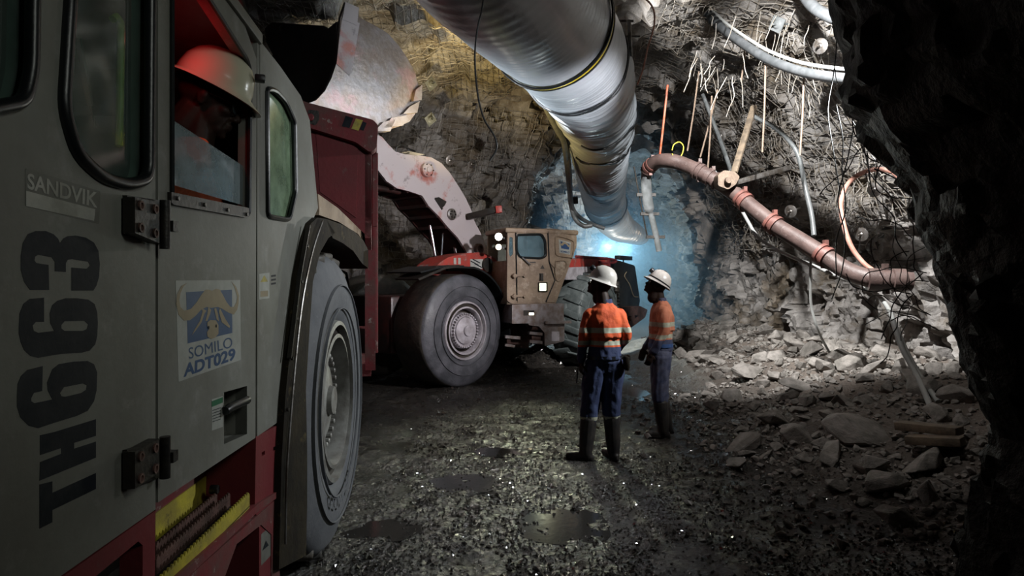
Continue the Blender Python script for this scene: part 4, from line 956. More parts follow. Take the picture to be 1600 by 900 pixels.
# step platform and bracket below the cab
mb = MB().prism(cy(rpoly([(800, 476), (881, 474), (881, 503), (800, 506)], 2), CY+.06), DN*.7, mi=0); mb.prism(cy([(818, 485), (835, 485), (835, 493), (818, 493)], CY+.065), DN*.01, mi=1); mb.prism(cy([(827, 489), (834, 489), (834, 492), (827, 492)], CY+.07), DN*.01, mi=2)
child('step_platform', cmb(mb), [m_ldrgrey, m_blacksteel, m_lampy], LD)
mb = MB().prism(cy(rpoly([(825, 500), (848, 497), (882, 500), (882, 533), (851, 541), (851, 520), (842, 510), (826, 508)], 2), CY+.05), DN*.6, mi=0)
mb.prism(cy([(862, 518), (874, 518), (874, 533), (862, 533)], CY+.055), DN*.01, mi=1); mb.bar(CF.Y(852, 504, CY+.1), CF.Y(892, 503, CY+.1), .04, .05, 0)
for yy in (503, 520, 533): mb.bar(CF.Y(826, yy, CY), CF.Y(846, yy+2, CY), .08, .05, 0)
mb.tube([CF.Y(828, 508, CY-.1), CF.Y(840, 508, CY-.1)], .1, 14, 2); mb.tube([CF.Y(828, 528, CY-.1), CF.Y(842, 528, CY-.1)], .08, 14, 2)
child('hitch_bracket', cmb(mb), [m_ldrgrey, m_rimlight, m_brownmetal], LD)
mb = MB().prism(cy([(800, 505), (826, 505), (826, 545), (792, 540), (792, 500)], .3), DN*.5); child('centre_frame', cmb(mb), m_brownmetal, LD); mb = MB(); mb.bar(CF.Y(789, 526, CY), CF.Y(812, 528, CY), .05, .05); mb.bar(CF.Y(789, 539, CY), CF.Y(804, 541, CY), .04, .04)
child('step_rung', cmb(mb), m_ldrgrey, LD)
# ---- rear half
rc_ = V((0, 1.4, .93)); mb = MB()
wroot = bpy.data.objects.new('rear_wheel', None); COL.objects.link(wroot); wroot.parent = LD; wroot.matrix_local = RT
m_tire_r = M('rear_tyre_rubber', (.07, .085, .085), (.12, .14, .14), rough=.5, scale=6, bump=.3, bscale=20)
wheel(wroot, rc_, .95, .46, .75, V((0, 1, 0)), [m_tire_r, m_tire_r], m_rimlight, hubn=8, lugs=20, lug_h=.045)
wroot2 = bpy.data.objects.new('rear_wheel', None); COL.objects.link(wroot2); wroot2.parent = LD; wroot2.matrix_local = RT
wheel(wroot2, V((0, -1.4, .93)), .95, .46, .75, V((0, -1, 0)), [m_tire_r, m_tire_r], m_rimlight, hubn=8, lugs=20, lug_h=.045)
mb = MB().box((1.2, -.7, .6), (-2.2, .7, 1.5), bev=.05); child('rear_frame', rmb(mb), m_blacksteel, LD)
xq = RF.Y(905, 430, .9).x
mb = MB().prism(ry([(884, 418), (940, 416), (950, 437), (884, 437)], 1.05), DN*1.9); child('rear_mudguard', rmb(mb), m_rimlight, LD)
mb = MB().prism(ry(rpoly([(882, 405), (950, 402), (952, 416), (930, 424), (905, 418), (886, 424)], 2), .95), DN*1.7); child('engine_hood', rmb(mb), m_ldrred, LD)
mb = MB().prism(ry(rpoly([(950, 410), (957, 404), (992, 415), (1000, 470), (996, 490), (950, 490)], 3), .8), DN*1.5, mi=0)
EN = child('engine_cover', rmb(mb), m_blacksteel, LD)
mb = MB().tube(catmull(ry([(979, 425), (976, 432), (984, 445), (990, 462), (997, 464)], .83), 4), .012, 6); child('hose', rmb(mb), m_tan, EN)
for k in range(7): 
    pass
mb = MB()
for k in range(8): mb.lathe([(.09, -.012), (.11, 0), (.09, .012)], RF.Y(962, 446+k*5, .9), (0, 0, 1), 16)
mb.tube([RF.Y(962, 440, .9), RF.Y(962, 486, .9)], .085, 12); child('air_hose', rmb(mb), m_steel, LD)
mb = MB().tube(catmull(ry([(900, 401), (930, 403), (955, 405), (963, 408), (955, 411), (935, 410)], .95), 4), .03, 8); mb.bar(RF.Y(950, 403, .95), RF.Y(952, 440, .95), .06, .10); child('handrail', rmb(mb), m_truckred, LD)
mb = MB().prism(ry(rpoly([(955, 482), (1000, 478), (1012, 484), (1008, 496), (985, 513), (955, 518)], 2), 1.0), DN*2.0, [ry([(981, 494), (987, 494), (987, 501), (981, 501)], 1.0), ry([(992, 493), (998, 493), (998, 500), (992, 500)], 1.0)]); child('rear_bumper', rmb(mb), m_brownmetal, LD)
mb = MB().box(RF.Y(969, 399, .6), RF.Y(980, 407, .45), bev=.01); mb.bar(RF.Y(974, 406, .52), RF.Y(974, 413, .52), .03, .03); mb.bar(RF.Y(962, 414, .52), RF.Y(980, 414, .52), .03, .05); child('rear_camera', rmb(mb), m_blacksteel, LD)
mb = MB().sphere(RF.Y(937, 419, 1.0), (.07, .07, .09), 8, 0); mb.sphere(RF.Y(941, 420, 1.02), (.07, .07, .1), 8, 1); child('beacon', rmb(mb), [m_orange, m_blacksteel], LD)
# ================================================================== ventilation duct
DP = [(560, -420, 3.6), (690, -210, 4.5), (745, -110, 5.2), (786, -50, 5.8), (826, 0, 6.5), (865, 47, 7.3), (898, 95, 8.4), (922, 140, 9.8), (936, 190, 11.8), (938, 235, 13.8), (941, 285, 16.6), (948, 325, 19.0), (966, 352, 20.8), (1003, 371, 22.0)]
DC = catmull([W(*p) for p in DP], 14)
rd = [.74, .74, .74, .73, .71, .70, .70, .70, .66, .62, .60, .58, .50, .26]
acc = [0.]
for a, b in zip(DC, DC[1:]): acc.append(acc[-1]+(b-a).length)
NR = int(acc[-1]/.022); n = 96; vs = []; j = 0; rings = []
u = None
for k in range(NR+1):
    s = k*.022
    while j < len(acc)-2 and acc[j+1] < s: j += 1
    t = (s-acc[j])/max(1e-6, acc[j+1]-acc[j]); t = min(t, 1); p = DC[j].lerp(DC[j+1], t); tg = (DC[j+1]-DC[j]).normalized()
    if j+2 < len(DC): tg = tg.lerp((DC[j+2]-DC[j+1]).normalized(), t).normalized()
    q = (j+t)/14; i0 = min(int(q), len(rd)-2); rad = rd[i0]+(rd[i0+1]-rd[i0])*(q-i0)
    u = tg.cross(V((0, 0, 1))).normalized(); w = u.cross(tg)
    far = max(0, min(1, (p.y-7.5)/3)); crumple = math.exp(-((p.y-11)/2.6)**2)
    ph = 2*PI*s/(.13+.02*math.sin(s*.9)); rib = math.cos(ph)
    for m in range(n):
        a = 2*PI*m/n; d = u*math.cos(a)+w*math.sin(a)
        nzv = noise.noise(V((math.cos(a)*1.2, math.sin(a)*1.2, s*1.9)))
        fine = noise.noise(V((math.cos(a)*2.4, math.sin(a)*2.4, s*13)))
        rr_ = rad*(1-.022*crumple*2)+(.0012+.016*far)*rib+.035*nzv*(.35+far*.4+crumple)+.016*fine*(.10+crumple)+(.012*math.sin(s*31+2*math.sin(a)))*crumple*.5
        z = d.z
        vs.append(p+d*rr_)
        rings.append(None)
fs = []
for k in range(NR):
    for m in range(n): fs.append((k*n+m, k*n+(m+1) % n, (k+1)*n+(m+1) % n, (k+1)*n+m))
mb = MB().add(vs, fs); o0 = DC[0]
def dring(s): 
    k = int(s/.022); return [vs[k*n+m] for m in range(n)]
mb.f.append([NR*n+m for m in range(n)]); mb.m.append(0)
DU = single('ventilation_duct', mb, m_duct, 'huge silver ribbed ventilation duct hanging under the tunnel roof', 'duct', smooth=60)
DO = DU.location.copy()
def dband(name, s0, wd, th, mat, label=None, tilt=0., a0=0, a1=n):
    mb = MB(); m_ = []; k0 = int(s0/.022); kk = max(1, int(wd/.022))
    vv = []; idx = list(range(a0, a1+(0 if a1-a0 == n else 1)))
    for k in (k0, k0+kk):
        ce = sum((vs[k*n+m] for m in range(n)), V((0, 0, 0)))/n
        for m in idx:
            kq = min(NR, max(0, k+int(tilt*math.sin(2*PI*m/n)/.022))); p = vs[kq*n+m % n]; c2 = sum((vs[kq*n+q] for q in range(0, n, 8)), V((0, 0, 0)))/(n/8); vv.append(p+(p-c2).normalized()*th-DO)
    L = len(idx); ff = [(i, (i+1) % L, L+(i+1) % L, L+i) for i in range(L if a1-a0 == n else L-1)]
    mb.add(vv, ff); ob = child(name, mb, mat, DU, recalc=True, label=label)
    sm = ob.modifiers.new('thick', 'SOLIDIFY'); sm.thickness = th*.8; sm.offset = 0
    return ob
def s_at(py, px=None):
    best = min(range(len(DC)), key=lambda i: abs((HY-(DC[i].z-1.75)/DC[i].y*FOC)-py)); return acc[best]
sb = s_at(36)
dband('seam_band', sb, .05, .02, m_ductband, 'yellow seam band'); dband('seam_cord', sb+.06, .022, .024, m_strap); dband('seam_cord', sb-.03, .022, .024, m_strap)
dband('strap', s_at(92), .022, .022, m_strap, 'black hanging strap', tilt=.05); dband('strap', s_at(96), .022, .022, m_strap, tilt=.06)
dband('strap', s_at(212), .09, .03, m_strap, 'broad black strap', tilt=.3, a0=60, a1=108)
dband('strap', s_at(180), .08, .03, m_strap, tilt=.5, a0=66, a1=100)
dband('strap', s_at(320), .10, .03, m_strap)
# rope holding the duct, black lead hanging in front of it
def line(name, pts, r, mat, label, cat, group=None, k=6, n=7, world=False):
    P = [p if isinstance(p, V) else W(*p) for p in pts]; P = catmull(P, k)
    return single(name, MB().tube(P, r, n), mat, label, cat, group, smooth=60)
line('hanging_cable', [(757, -90, 4.3), (755, 0, 4.35), (746, 45, 4.35), (742, 90, 4.4), (746, 145, 4.4), (756, 185, 4.4), (772, 212, 4.4), (776, 232, 4.4), (765, 251, 4.4)], .0065, m_cableblk, 'thin black cable hanging free in front of the silver duct', 'cable')
g = 'grey hoses hung on the left of the duct'
line('air_hose', [(838, 80, 10), (838, 122, 10), (846, 150, 10.4), (858, 178, 11), (872, 205, 11.6), (881, 222, 12), (885, 250, 13), (889, 290, 14.5), (892, 320, 15.2), (899, 342, 15.2), (912, 353, 15.2), (925, 352, 15.2)], .055, m_poly, 'thicker grey hose hanging along the left side of the duct', 'hose', g, n=10)
line('air_hose', [(846, 80, 10.3), (854, 125, 10.5), (866, 155, 11), (878, 185, 11.5), (884, 215, 12.2), (890, 270, 13.5), (893, 318, 15), (904, 338, 15.4), (925, 350, 16), (945, 357, 16)], .05, m_poly, 'thinner grey hose swinging between the duct and the thicker hose', 'hose', g, n=10)
for i, (a, b) in enumerate(((874, 212), (892, 314))):
    c = W(a+4, b, 11.9 if i == 0 else 15.1); single('hose_tie', MB().tube([c+V((-.12, 0, 0)), c+V((.1, 0, .02))], .09, 10), m_cableblk, ('upper' if i == 0 else 'lower')+' black tie around the pair of grey hoses', 'hose tie')
# ================================================================== rusty water pipe on the right
PP = [(1030, 392, 10.8), (1021, 350, 10.7), (1013, 320, 10.6), (1010, 290, 10.5), (1011, 268, 10.4), (1024, 254, 10.2), (1045, 251, 10.0), (1068, 257, 9.9), (1100, 272, 9.7), (1135, 293, 9.5), (1170, 320, 9.2), (1208, 350, 8.9), (1247, 374, 8.6), (1287, 399, 8.3), (1320, 421, 8.05), (1350, 433, 7.85), (1375, 437, 7.75), (1400, 438, 7.7), (1425, 440, 7.65)]
PC = [W(*p) for p in PP]; PS = catmull(PC, 8)
rads = [.05 if i < 8*2 else (.07 if i < 8*4 else .115) for i in range(len(PS))]
PR = root('water_pipe', PC[10]*1.0, 'long rusty brown water pipe slung along the right wall, elbow at its far end', 'pipe')
po = PC[10]
mb = MB().tube([p-po for p in PS[8*4:]], .112, 24); child('pipe_run', mb, m_pipe, PR, smooth=60)
mb = MB().tube([p-po for p in PS[:8*4+1]], [.05 if i < 14 else .085 for i in range(33)], 16); child('drop_pipe', mb, m_poly, PR, smooth=60, label='paler hanging end of the pipe')
def coup(i, w=.07, r=.14, mat=m_flange):
    a = PS[i]-po; b = PS[i+1]-po; d = (b-a).normalized(); mb = MB()
    mb.lathe([(.11, -w), (r, -w), (r, -w*.35), (r-.02, -w*.3), (r-.02, w*.3), (r, w*.35), (r, w), (.11, w)], a, d, 24)
    u = d.cross(V((0, 0, 1))).normalized(); mb.bar(a+V((0, 0, r-.02))-u*.04, a+V((0, 0, r+.06))-u*.04, .07, .05); mb.bar(a-V((0, 0, r-.02)), a-V((0, 0, r+.03)), .07, .05)
    child('coupling', mb, mat, PR, smooth=30)
for i in (8*9+6, 8*11, 8*13): coup(i)
coup(8*16+3, .2, .14, m_pipe); coup(8*7+6, .06, .135, m_pipe); coup(8*8+3, .10, .13, m_pipe); coup(8*4+4, .06, .12)
for i in (4, 12, 20):
    mb = MB(); a = PS[i]-po; mb.box(a+V((-.17, -.03, -.025)), a+V((.14, .03, .025))); child('clamp', mb, m_blacksteel, PR)
mb = MB().tube([PS[4]+V((-.15, 0, 0))-po, PS[20]+V((-.13, 0, 0))-po, PS[26]+V((-.2, 0, .25))-po], .012, 5); child('rod', mb, m_blacksteel, PR)
# suspended valve block with its two flat bars
vc = W(1136, 281, 9.35); vr = root('wall_bracket', vc, 'worn steel bracket with two long arms above the rusty pipe', 'bracket')
mb = MB(); pts = [W(a, b, 9.2)-vc for a, b in rpoly([(1122, 273), (1131, 266), (1148, 268), (1156, 276), (1150, 288), (1138, 296), (1122, 290)], 3)]; mb.prism(pts, (0, .2, 0)); mb.disc(W(1137, 282, 9.18)-vc, (0, -1, 0), .05, .06, 12); child('bracket_body', mb, m_rust, vr)
mb = MB().bar(W(1147, 270, 9.3)-vc, W(1178, 166, 9.9)-vc, .09, .05, bev=.006); child('arm', mb, m_wood, vr, label='dark arm rising to the roof')
mb = MB().bar(W(1150, 285, 9.3)-vc, W(1232, 262, 9.9)-vc, .09, .07, bev=.006); child('arm', mb, m_steel, vr, label='bright arm reaching to the wall')
# pale plastic pipe under the roof
pl = [(1070, -30, 10.6), (1088, 2, 10.2), (1108, 24, 9.9), (1130, 46, 9.6), (1160, 68, 9.2), (1195, 90, 8.8), (1230, 105, 8.4), (1265, 115, 8.0), (1310, 122, 7.5), (1340, 124, 7.2)]
PL = catmull([W(*p) for p in pl], 8); o1 = PL[30]
pr = root('plastic_pipe', o1, 'pale grey plastic pipe curving below the roof at upper right', 'pipe')
mb = MB().tube([p-o1 for p in PL], .062, 16); child('pipe_run', mb, m_polyd, pr, smooth=60)
for i in (16, 18, 20, 22):
    a = PL[i]-o1; mb = MB().lathe([(.06, -.02), (.085, -.02), (.085, .02), (.06, .02)], a, (PL[i+1]-PL[i]).normalized(), 16); child('clamp_ring', mb, m_cableblk, pr)
mb = MB().tube([p-o1+V((.02, 0, .11)) for p in PL[12:]], .022, 8); child('power_lead', mb, m_cablegrey, pr)
line('plastic_pipe', [(1245, -25, 8.6), (1268, 8, 8.2), (1296, 26, 7.8), (1320, 32, 7.4)], .07, m_polyd, 'short grey pipe end at the top edge beside the dark rock', 'pipe', n=14)
line('air_hose', [(1098, 148, 11.6), (1120, 205, 11.2), (1138, 255, 10.6), (1142, 268, 10.2)], .035, m_poly, 'grey hose running down behind the bracket arms', 'hose', n=8)
line('air_hose', [(1178, 182, 10.2), (1212, 200, 9.9), (1238, 226, 9.6), (1250, 252, 9.5), (1258, 292, 9.3), (1268, 335, 9.2), (1272, 368, 9.1)], .035, m_poly, 'grey hose arching down the middle of the lit right wall', 'hose', n=8)
line('cable', [(1267, 400, 8.5), (1266, 440, 8.6), (1268, 480, 8.7), (1280, 520, 8.8), ground_hit(1299, 556, .02)], .018, m_cablegrey, 'thin grey cable hanging straight down below the rusty pipe', 'cable')
line('cable', [(1112, 262, 10.5), (1145, 305, 10.1), (1168, 345, 9.8), (1180, 365, 9.6), (1198, 381, 9.4), (1230, 398, 9.1), (1270, 415, 8.8), (1310, 432, 8.5), (1345, 445, 8.2), (1370, 460, 7.9), (1388, 482, 7.6), (1400, 512, 7.3), (1418, 552, 7.0), (1440, 590, 6.8), ground_hit(1466, 628, .02)], .026, m_cablegrey, 'grey cable sagging under the rusty pipe down to the stones', 'cable', n=8)
line('cable', [(1100, 272, 9.9), (1135, 305, 9.7), (1165, 325, 9.4), (1200, 358, 9.1), (1240, 385, 8.8), (1280, 412, 8.5)], .013, m_cablegrey, 'thin pale cable tied close along the rusty pipe', 'cable')
line('cable', [(1395, 500, 7.2), (1410, 545, 7.0), (1432, 585, 6.8), ground_hit(1456, 640, .02)], .03, m_cablegrey, 'second grey cable dropping to the stones beside the dark pillar', 'cable', n=8)
line('orange_hose', [(1410, 282, 8.4), (1392, 268, 8.5), (1365, 265, 8.6), (1340, 274, 8.7), (1322, 292, 8.8), (1314, 318, 8.8), (1318, 350, 8.7), (1330, 385, 8.6), (1348, 410, 8.5), (1366, 424, 8.4)], .032, m_pinkhose, 'faded orange hose looped over the right wall', 'hose', n=10)
line('orange_rod', [(1043, 133, 10.0), (1038, 180, 10.0), (1033, 225, 10.1), (1030, 248, 10.2)], .018, m_orange, 'orange rod from roof to the pipe elbow', 'rod')
line('yellow_cord', [(1050, 235, 9.9), (1053, 226, 9.9), (1062, 222, 9.9), (1068, 230, 9.9), (1064, 244, 9.9), (1055, 248, 9.9), (1050, 240, 9.9)], .008, m_ductband, 'small loop of yellow cord above the pipe elbow', 'cord')
rods = [(1256, 118, 1250, 243, 8.2), (1196, 100, 1191, 238, 8.8), (1092, 112, 1074, 236, 10.0), (1121, 140, 1094, 246, 9.9), (1112, 150, 1106, 262, 9.8), (1165, 60, 1158, 128, 9.6), (1103, -10, 1126, 40, 10)]
rl = ['straight thin rod hanging farthest right from the pale pipe', 'straight thin rod hanging from the pale pipe, second from the right', 'thin tan rod hanging left of the bracket over the pipe', 'tan rod leaning between the elbow and the bracket', 'pale rod just left of the steel bracket arm', 'short rod among the broken wires below the pale pipe', 'thin rod beside the upper end of the pale pipe']
for (a, b, c, d, e), lb in zip(rods, rl):
    p, q = W(a, b, e), W(c, d, e); single('hanging_rod', MB().tube([p, p.lerp(q, .5)+V((.008, 0, 0)), q], .013, 6), m_rust, lb, 'rod', 'rods hanging from the roof')
rn = random.Random(21)
# torn strands of the mesh
strands = []
for i in range(66):
    px = rn.uniform(1085, 1300); py = rn.uniform(10, 150); d = 9.3+rn.uniform(-.5, 1.4); L = rn.uniform(.15, .5); ang = rn.uniform(-.25, .6)
    p = W(px, py, d); pts = [p+V((-ang*L*t+.014*rn.uniform(-1, 1), .03*rn.uniform(-1, 1), -L*t)) for t in (0, .3, .6, 1)]
    single('mesh_strand', MB().tube(catmull(pts, 3), .0055, 5), m_wire, 'rusty broken mesh strand hanging from the roof right of the duct', 'wire', 'broken mesh strands under the roof', smooth=60, recalc=False)
for i in range(34):
    py = rn.uniform(180, 520); ex = lerp_tab([(190, 1318), (300, 1400), (450, 1412), (520, 1425)], py); d = rn.uniform(4.3, 5.3)
    x0 = ex+rn.uniform(-5, 45); pts = [W(x0, py, d)]; a = PI+rn.uniform(-.9, .9); st = rn.uniform(.05, .09); cr = rn.uniform(-.6, .6)
    for k in range(rn.randint(4, 8)):
        a += cr*.5+rn.uniform(-.5, .5); pts.append(pts[-1]+V((math.cos(a)*st, rn.uniform(-.03, .03), math.sin(a)*st)))
    single('torn_wire', MB().tube(catmull(pts, 4), rn.uniform(.0028, .0048), 5), m_blacksteel, 'thin black curled wire sprouting from the edge of the dark rock pillar', 'wire', 'torn wires on the dark pillar', smooth=60, recalc=False)
for i, (x0, y0, x1, y1) in enumerate(((1298, -20, 1305, 300), (1312, 160, 1308, 430), (1330, 200, 1300, 470), (1345, 240, 1418, 400), (1320, 190, 1405, 330))):
    p, q = W(x0, y0, 5.0), W(x1, y1, 5.2); pts = [p.lerp(q, t)+V((rn.uniform(-.06, .06), 0, rn.uniform(-.02, .02))) for t in (0, .2, .4, .6, .8, 1)]
    single('torn_wire', MB().tube(catmull(pts, 5), .005, 5), m_blacksteel, ['long black wire hanging at the left edge of the dark rock from the top', 'black wire hanging below the overhang of the dark rock', 'black wire crossing in front of the orange hose', 'black wire sloping into the dark pillar near the orange hose', 'black wire lying along the sloping edge of the dark rock'][i], 'wire', smooth=60, recalc=False)
# rock bolts with plates
bolts = [(1215, 38, 9.4, 'square bolt plate under the roof at upper right', 0), (1127, 212, 11.2, 'round bolt plate behind the tan rods', 1), (1367, 296, 9.2, 'bolt plate inside the loop of the orange hose', 1), (1346, 366, 9.4, 'bolt plate low inside the loop of the orange hose', 1), (1236, 330, 10.4, 'bolt plate on dark rock above the rusty pipe', 1), (673, 131, 12.3, 'pale bolt plate in the rock right of the bucket', 0), (672, 186, 12.6, 'bright bolt plate just right of the bucket heel', 0), (703, 250, 13.0, 'bolt plate above the loader boom', 1), (1282, 72, 8.6, 'ring-shaped bolt plate beside the dark rock', 1), (737, 256, 14.5, 'small bolt plate on the rock face above the light bracket', 1)]
for px, py, d, lb, kind in bolts:
    c = W(px, py, d); nn = V((-.8 if px > 900 else .5, -.6, -.25)).normalized(); mb = MB()
    u = nn.orthogonal().normalized(); w = nn.cross(u)
    if kind: mb.lathe([(.001, 0), (.10, 0), (.105, .012), (.055, .03), (.04, .03), (.03, .02), (.001, .04)], c, nn, 16, closed=False)
    else: mb.prism([c+(u*a+w*b)*.10 for a, b in ((-1, -1), (1, -1), (1, 1), (-1, 1))], nn*.02); mb.lathe([(.07, .02), (.045, .05), (.0001, .05)], c, nn, 14)
    mb.tube([c-nn*.3, c+nn*.13], .016, 8)
    single('rock_bolt', mb, m_poly if kind == 0 else m_steel, lb, 'rock bolt', 'rock bolts and plates')
# timber planks among the stones
for i, (a, b, lb) in enumerate((((1404, 664), (1500, 674), 'upper timber plank lying in the stones beside the dark pillar'), ((1418, 686), (1505, 690), 'lower timber plank lying in the stones beside the dark pillar'))):
    single('timber_plank', MB().bar(ground_hit(*a, .14), ground_hit(*b, .14), .16, .07, bev=.006), m_wood, lb, 'plank', 'timber planks')
# wooden stick and hammer-like fitting up by the duct
c = W(983, 55, 8.6); rt = root('pipe_fitting', c, 'small grey valve fitting hanging from the roof beside the duct', 'valve')
mb = MB().tube([W(982, 32, 8.6)-c, W(984, 62, 8.6)-c, W(987, 88, 8.6)-c], [.035, .03, .015], 10); child('spindle', mb, m_steel, rt); mb = MB().bar(W(958, 33, 8.6)-c, W(990, 33, 8.6)-c, .02, .03); mb.bar(W(968, 57, 8.6)-c, W(1000, 57, 8.6)-c, .02, .02); child('handle', mb, m_steel, rt)
line('cable', [(1000, -10, 8.2), (1020, 12, 8.4), (1022, 40, 8.6), (1012, 75, 8.8), (1004, 110, 9.0), (996, 132, 9.1)], .012, m_pinkhose, 'thin reddish cable hanging in the dark beside the duct', 'cable')
# ================================================================== people
def loft(mb, secs, n=20):
    """secs: (centre, rx, ry, yaw) ellipses stacked up the body"""
    vs = []
    for c, rx, ry, yw in secs:
        c = V(c)
        for j in range(n):
            a = 2*PI*j/n; x = math.cos(a)*rx; y = math.sin(a)*ry
            vs.append(c+V((x*math.cos(yw)-y*math.sin(yw), x*math.sin(yw)+y*math.cos(yw), 0)))
    k = len(secs); fs = [(i*n+j, i*n+(j+1) % n, (i+1)*n+(j+1) % n, (i+1)*n+j) for i in range(k-1) for j in range(n)]
    fs += [list(range(n))[::-1], [(k-1)*n+j for j in range(n)]]
    return mb.add(vs, fs)
def limb(mb, pts, rs, n=14):
    P = catmull(pts, 4); q = [i/4 for i in range(len(P))]; rr_ = []
    for t in q:
        i = min(int(t), len(rs)-2); rr_.append(rs[i]+(rs[i+1]-rs[i])*(t-i))
    mb.tube(P, rr_, n); mb.sphere(P[0], rr_[0]*.98, 6); mb.sphere(P[-1], rr_[-1]*.98, 6); return mb
def hand(mb, wrist, d, palmn, curl=.5, s=1., side=1):
    """d: along the hand; palmn: normal out of the palm; thumb leaves the side"""
    d = V(d).normalized(); pn = V(palmn); pn = (pn-d*pn.dot(d)).normalized(); w = d.cross(pn)*side; wrist = V(wrist)
    Rm = Matrix((d, w, pn)).transposed()
    mb.sphere(wrist+d*.045*s, (.052*s, .040*s, .016*s), 8, rot=Rm)
    mb.tube([wrist-d*.03, wrist+d*.03], [.026*s, .026*s], 10)
    for k, (off, L) in enumerate(((.029, .070), (.010, .078), (-.009, .072), (-.027, .056))):
        p = wrist+d*(.085*s)+w*off*s; a = 0; pts = [p-d*.02*s, p]
        for seg in (.42, .33, .25):
            a += curl*(.8 if seg > .4 else 1.0); p = p+(d*math.cos(a)+pn*math.sin(a))*L*seg*s; pts.append(p)
        mb.tube(pts, [.0095*s, .0095*s, .009*s, .0082*s, .007*s], 8); mb.sphere(pts[-1], .007*s, 5)
    p = wrist+d*.02*s+w*.03*s; pts = [p, p+(d*.6+w*.75+pn*.2)*.032*s]; pts.append(pts[-1]+(d*.85+w*.25+pn*.45*(.5+curl))*.030*s); pts.append(pts[-1]+(d*.9+pn*.5*(.5+curl))*.024*s)
    mb.tube(pts, [.013*s, .012*s, .010*s, .008*s], 8); mb.sphere(pts[-1], .008*s, 5)
def head(mb, c, Rm, s=1., mouth=0):
    """faces +x before Rm; c: centre of the skull"""
    c = V(c); q = lambda x, y, z: c+Rm @ (V((x, y, z))*s)
    def sp(x, y, z, r, n=10, rr=None): mb.sphere(q(x, y, z), V(r)*s, n, rot=(Rm @ rr) if rr else Rm)
    sp(-.012, 0, .02, (.098, .076, .088), 14); sp(.022, 0, -.035, (.066, .060, .085), 12); sp(.052, 0, -.085, (.036, .038, .028))      # skull, face, jaw
    sp(.078, 0, -.100, (.015, .017, .014)); sp(.078, 0, .018, (.018, .045, .011))                                              # chin, brow
    mb.tube([q(.082, 0, .012), q(.100, 0, -.018), q(.108, 0, -.032)], [.009*s, .012*s, .014*s], 8); sp(.098, .012, -.036, (.012, .010, .009)); sp(.098, -.012, -.036, (.012, .010, .009)); sp(.110, 0, -.031, (.010, .011, .009))
    sp(.090, 0, -.060, (.012, .024, .0075)); sp(.089, 0, -.073, (.011, .021, .008)); sp(.060, .036, -.022, (.026, .022, .02)); sp(.060, -.036, -.022, (.026, .022, .02))
    for y in (.029, -.029): sp(.077, y, .000, (.010, .013, .009))
    for y in (.076, -.076): sp(-.008, y, -.012, (.018, .007, .030)); sp(-.004, y*1.06, -.004, (.014, .008, .02))
    limb(mb, [q(-.025, 0, -.05), q(-.045, 0, -.13)], [.06*s, .062*s])
def hat(parent, c, Rm, s=1., mat=None, lamp=True, brim=1.0, band=True):
    c = V(c); q = lambda x, y, z: c+Rm @ (V((x, y, z))*s)
    nn = 40; prof = [(.0, .150), (.03, .148), (.06, .138), (.09, .115), (.112, .08), (.122, .04), (.125, .012), (.129, .004), (.143, -.006), (.147, -.011), (.143, -.013), (.127, -.006), (.118, .0)]
    vs = []
    for r, z in prof:
        for j in range(nn):
            a = 2*PI*j/nn; k = 1.0
            if r > .126: k = 1+.13*max(0, math.cos(a))*brim
            rid = .006*math.exp(-(math.sin(a)*r/.018)**2) if r < .12 else 0
            vs.append(q(r*k*math.cos(a)*1.08, r*k*math.sin(a)*.93, z+rid-(.012*math.cos(a) if r > .126 else 0)))
    k = len(prof); fs = [(i*nn+j, i*nn+(j+1) % nn, (i+1)*nn+(j+1) % nn, (i+1)*nn+j) for i in range(k-1) for j in range(nn)]
    H = child('hard_hat', MB().add(vs, fs), mat or m_helmet, parent, smooth=60)
    mb = MB(); vs2 = []
    for z, r in ((.012, .129), (.028, .128)):
        for j in range(nn): a = 2*PI*j/nn; vs2.append(q(r*1.08*math.cos(a), r*.93*math.sin(a), z))
    mb.add(vs2, [(j, (j+1) % nn, nn+(j+1) % nn, nn+j) for j in range(nn)])
    if band: child('hat_band', mb, m_strap, H, smooth=60)
    if lamp:
        mb = MB(); a = q(.118, 0, .075); dr = Rm @ V((1, 0, .25)); mb.lathe([(.016*s, -.02*s), (.026*s, 0), (.030*s, .025*s), (.026*s, .042*s), (.0001, .036*s)], a, dr, 18, closed=False)
        mb.tube([q(.115, 0, .08), q(.08, 0, .135), q(0, 0, .158), q(-.09, 0, .125), q(-.13, 0, .03)], .006*s, 6); child('cap_lamp', mb, m_strap, H)
    return H
def glasses(parent, c, Rm, s=1.):
    c = V(c); q = lambda x, y, z: c+Rm @ (V((x, y, z))*s); mb = MB()
    for y in (1, -1):
        ring = [q(.098-.012*(abs(math.cos(t)*.029+.031)/.06)**2, y*(.031+.029*math.cos(t)), .000+.020*math.sin(t)) for t in [2*PI*i/18 for i in range(18)]]
        mb.tube(ring, .0022*s, 6, closed=True, mi=0); cc = sum(ring, V((0, 0, 0)))/18; mb.add([cc+(Rm @ V((.003, 0, 0)))*s]+ring, [(0, i+1, (i+1) % 18+1) for i in range(18)], 1)
        mb.tube([q(.086, y*.060, .006), q(.05, y*.080, .006), q(-.01, y*.084, .004)], .0022*s, 5)
    child('safety_glasses', mb, [m_strap, m_glasscab], parent, smooth=60)
def rotm(yaw, pitch=0., roll=0.): return Matrix.Rotation(yaw, 3, 'Z') @ Matrix.Rotation(-pitch, 3, 'Y') @ Matrix.Rotation(roll, 3, 'X')
def foldd(amp, sc=1.):
    def f(p, n): return p+n*(amp*noise.noise(V((p.x*14, p.y*14, p.z*5))*sc)+amp*.6*noise.noise(V((p.x*24+p.z*9, p.y*24, p.z*11))*sc))
    return f
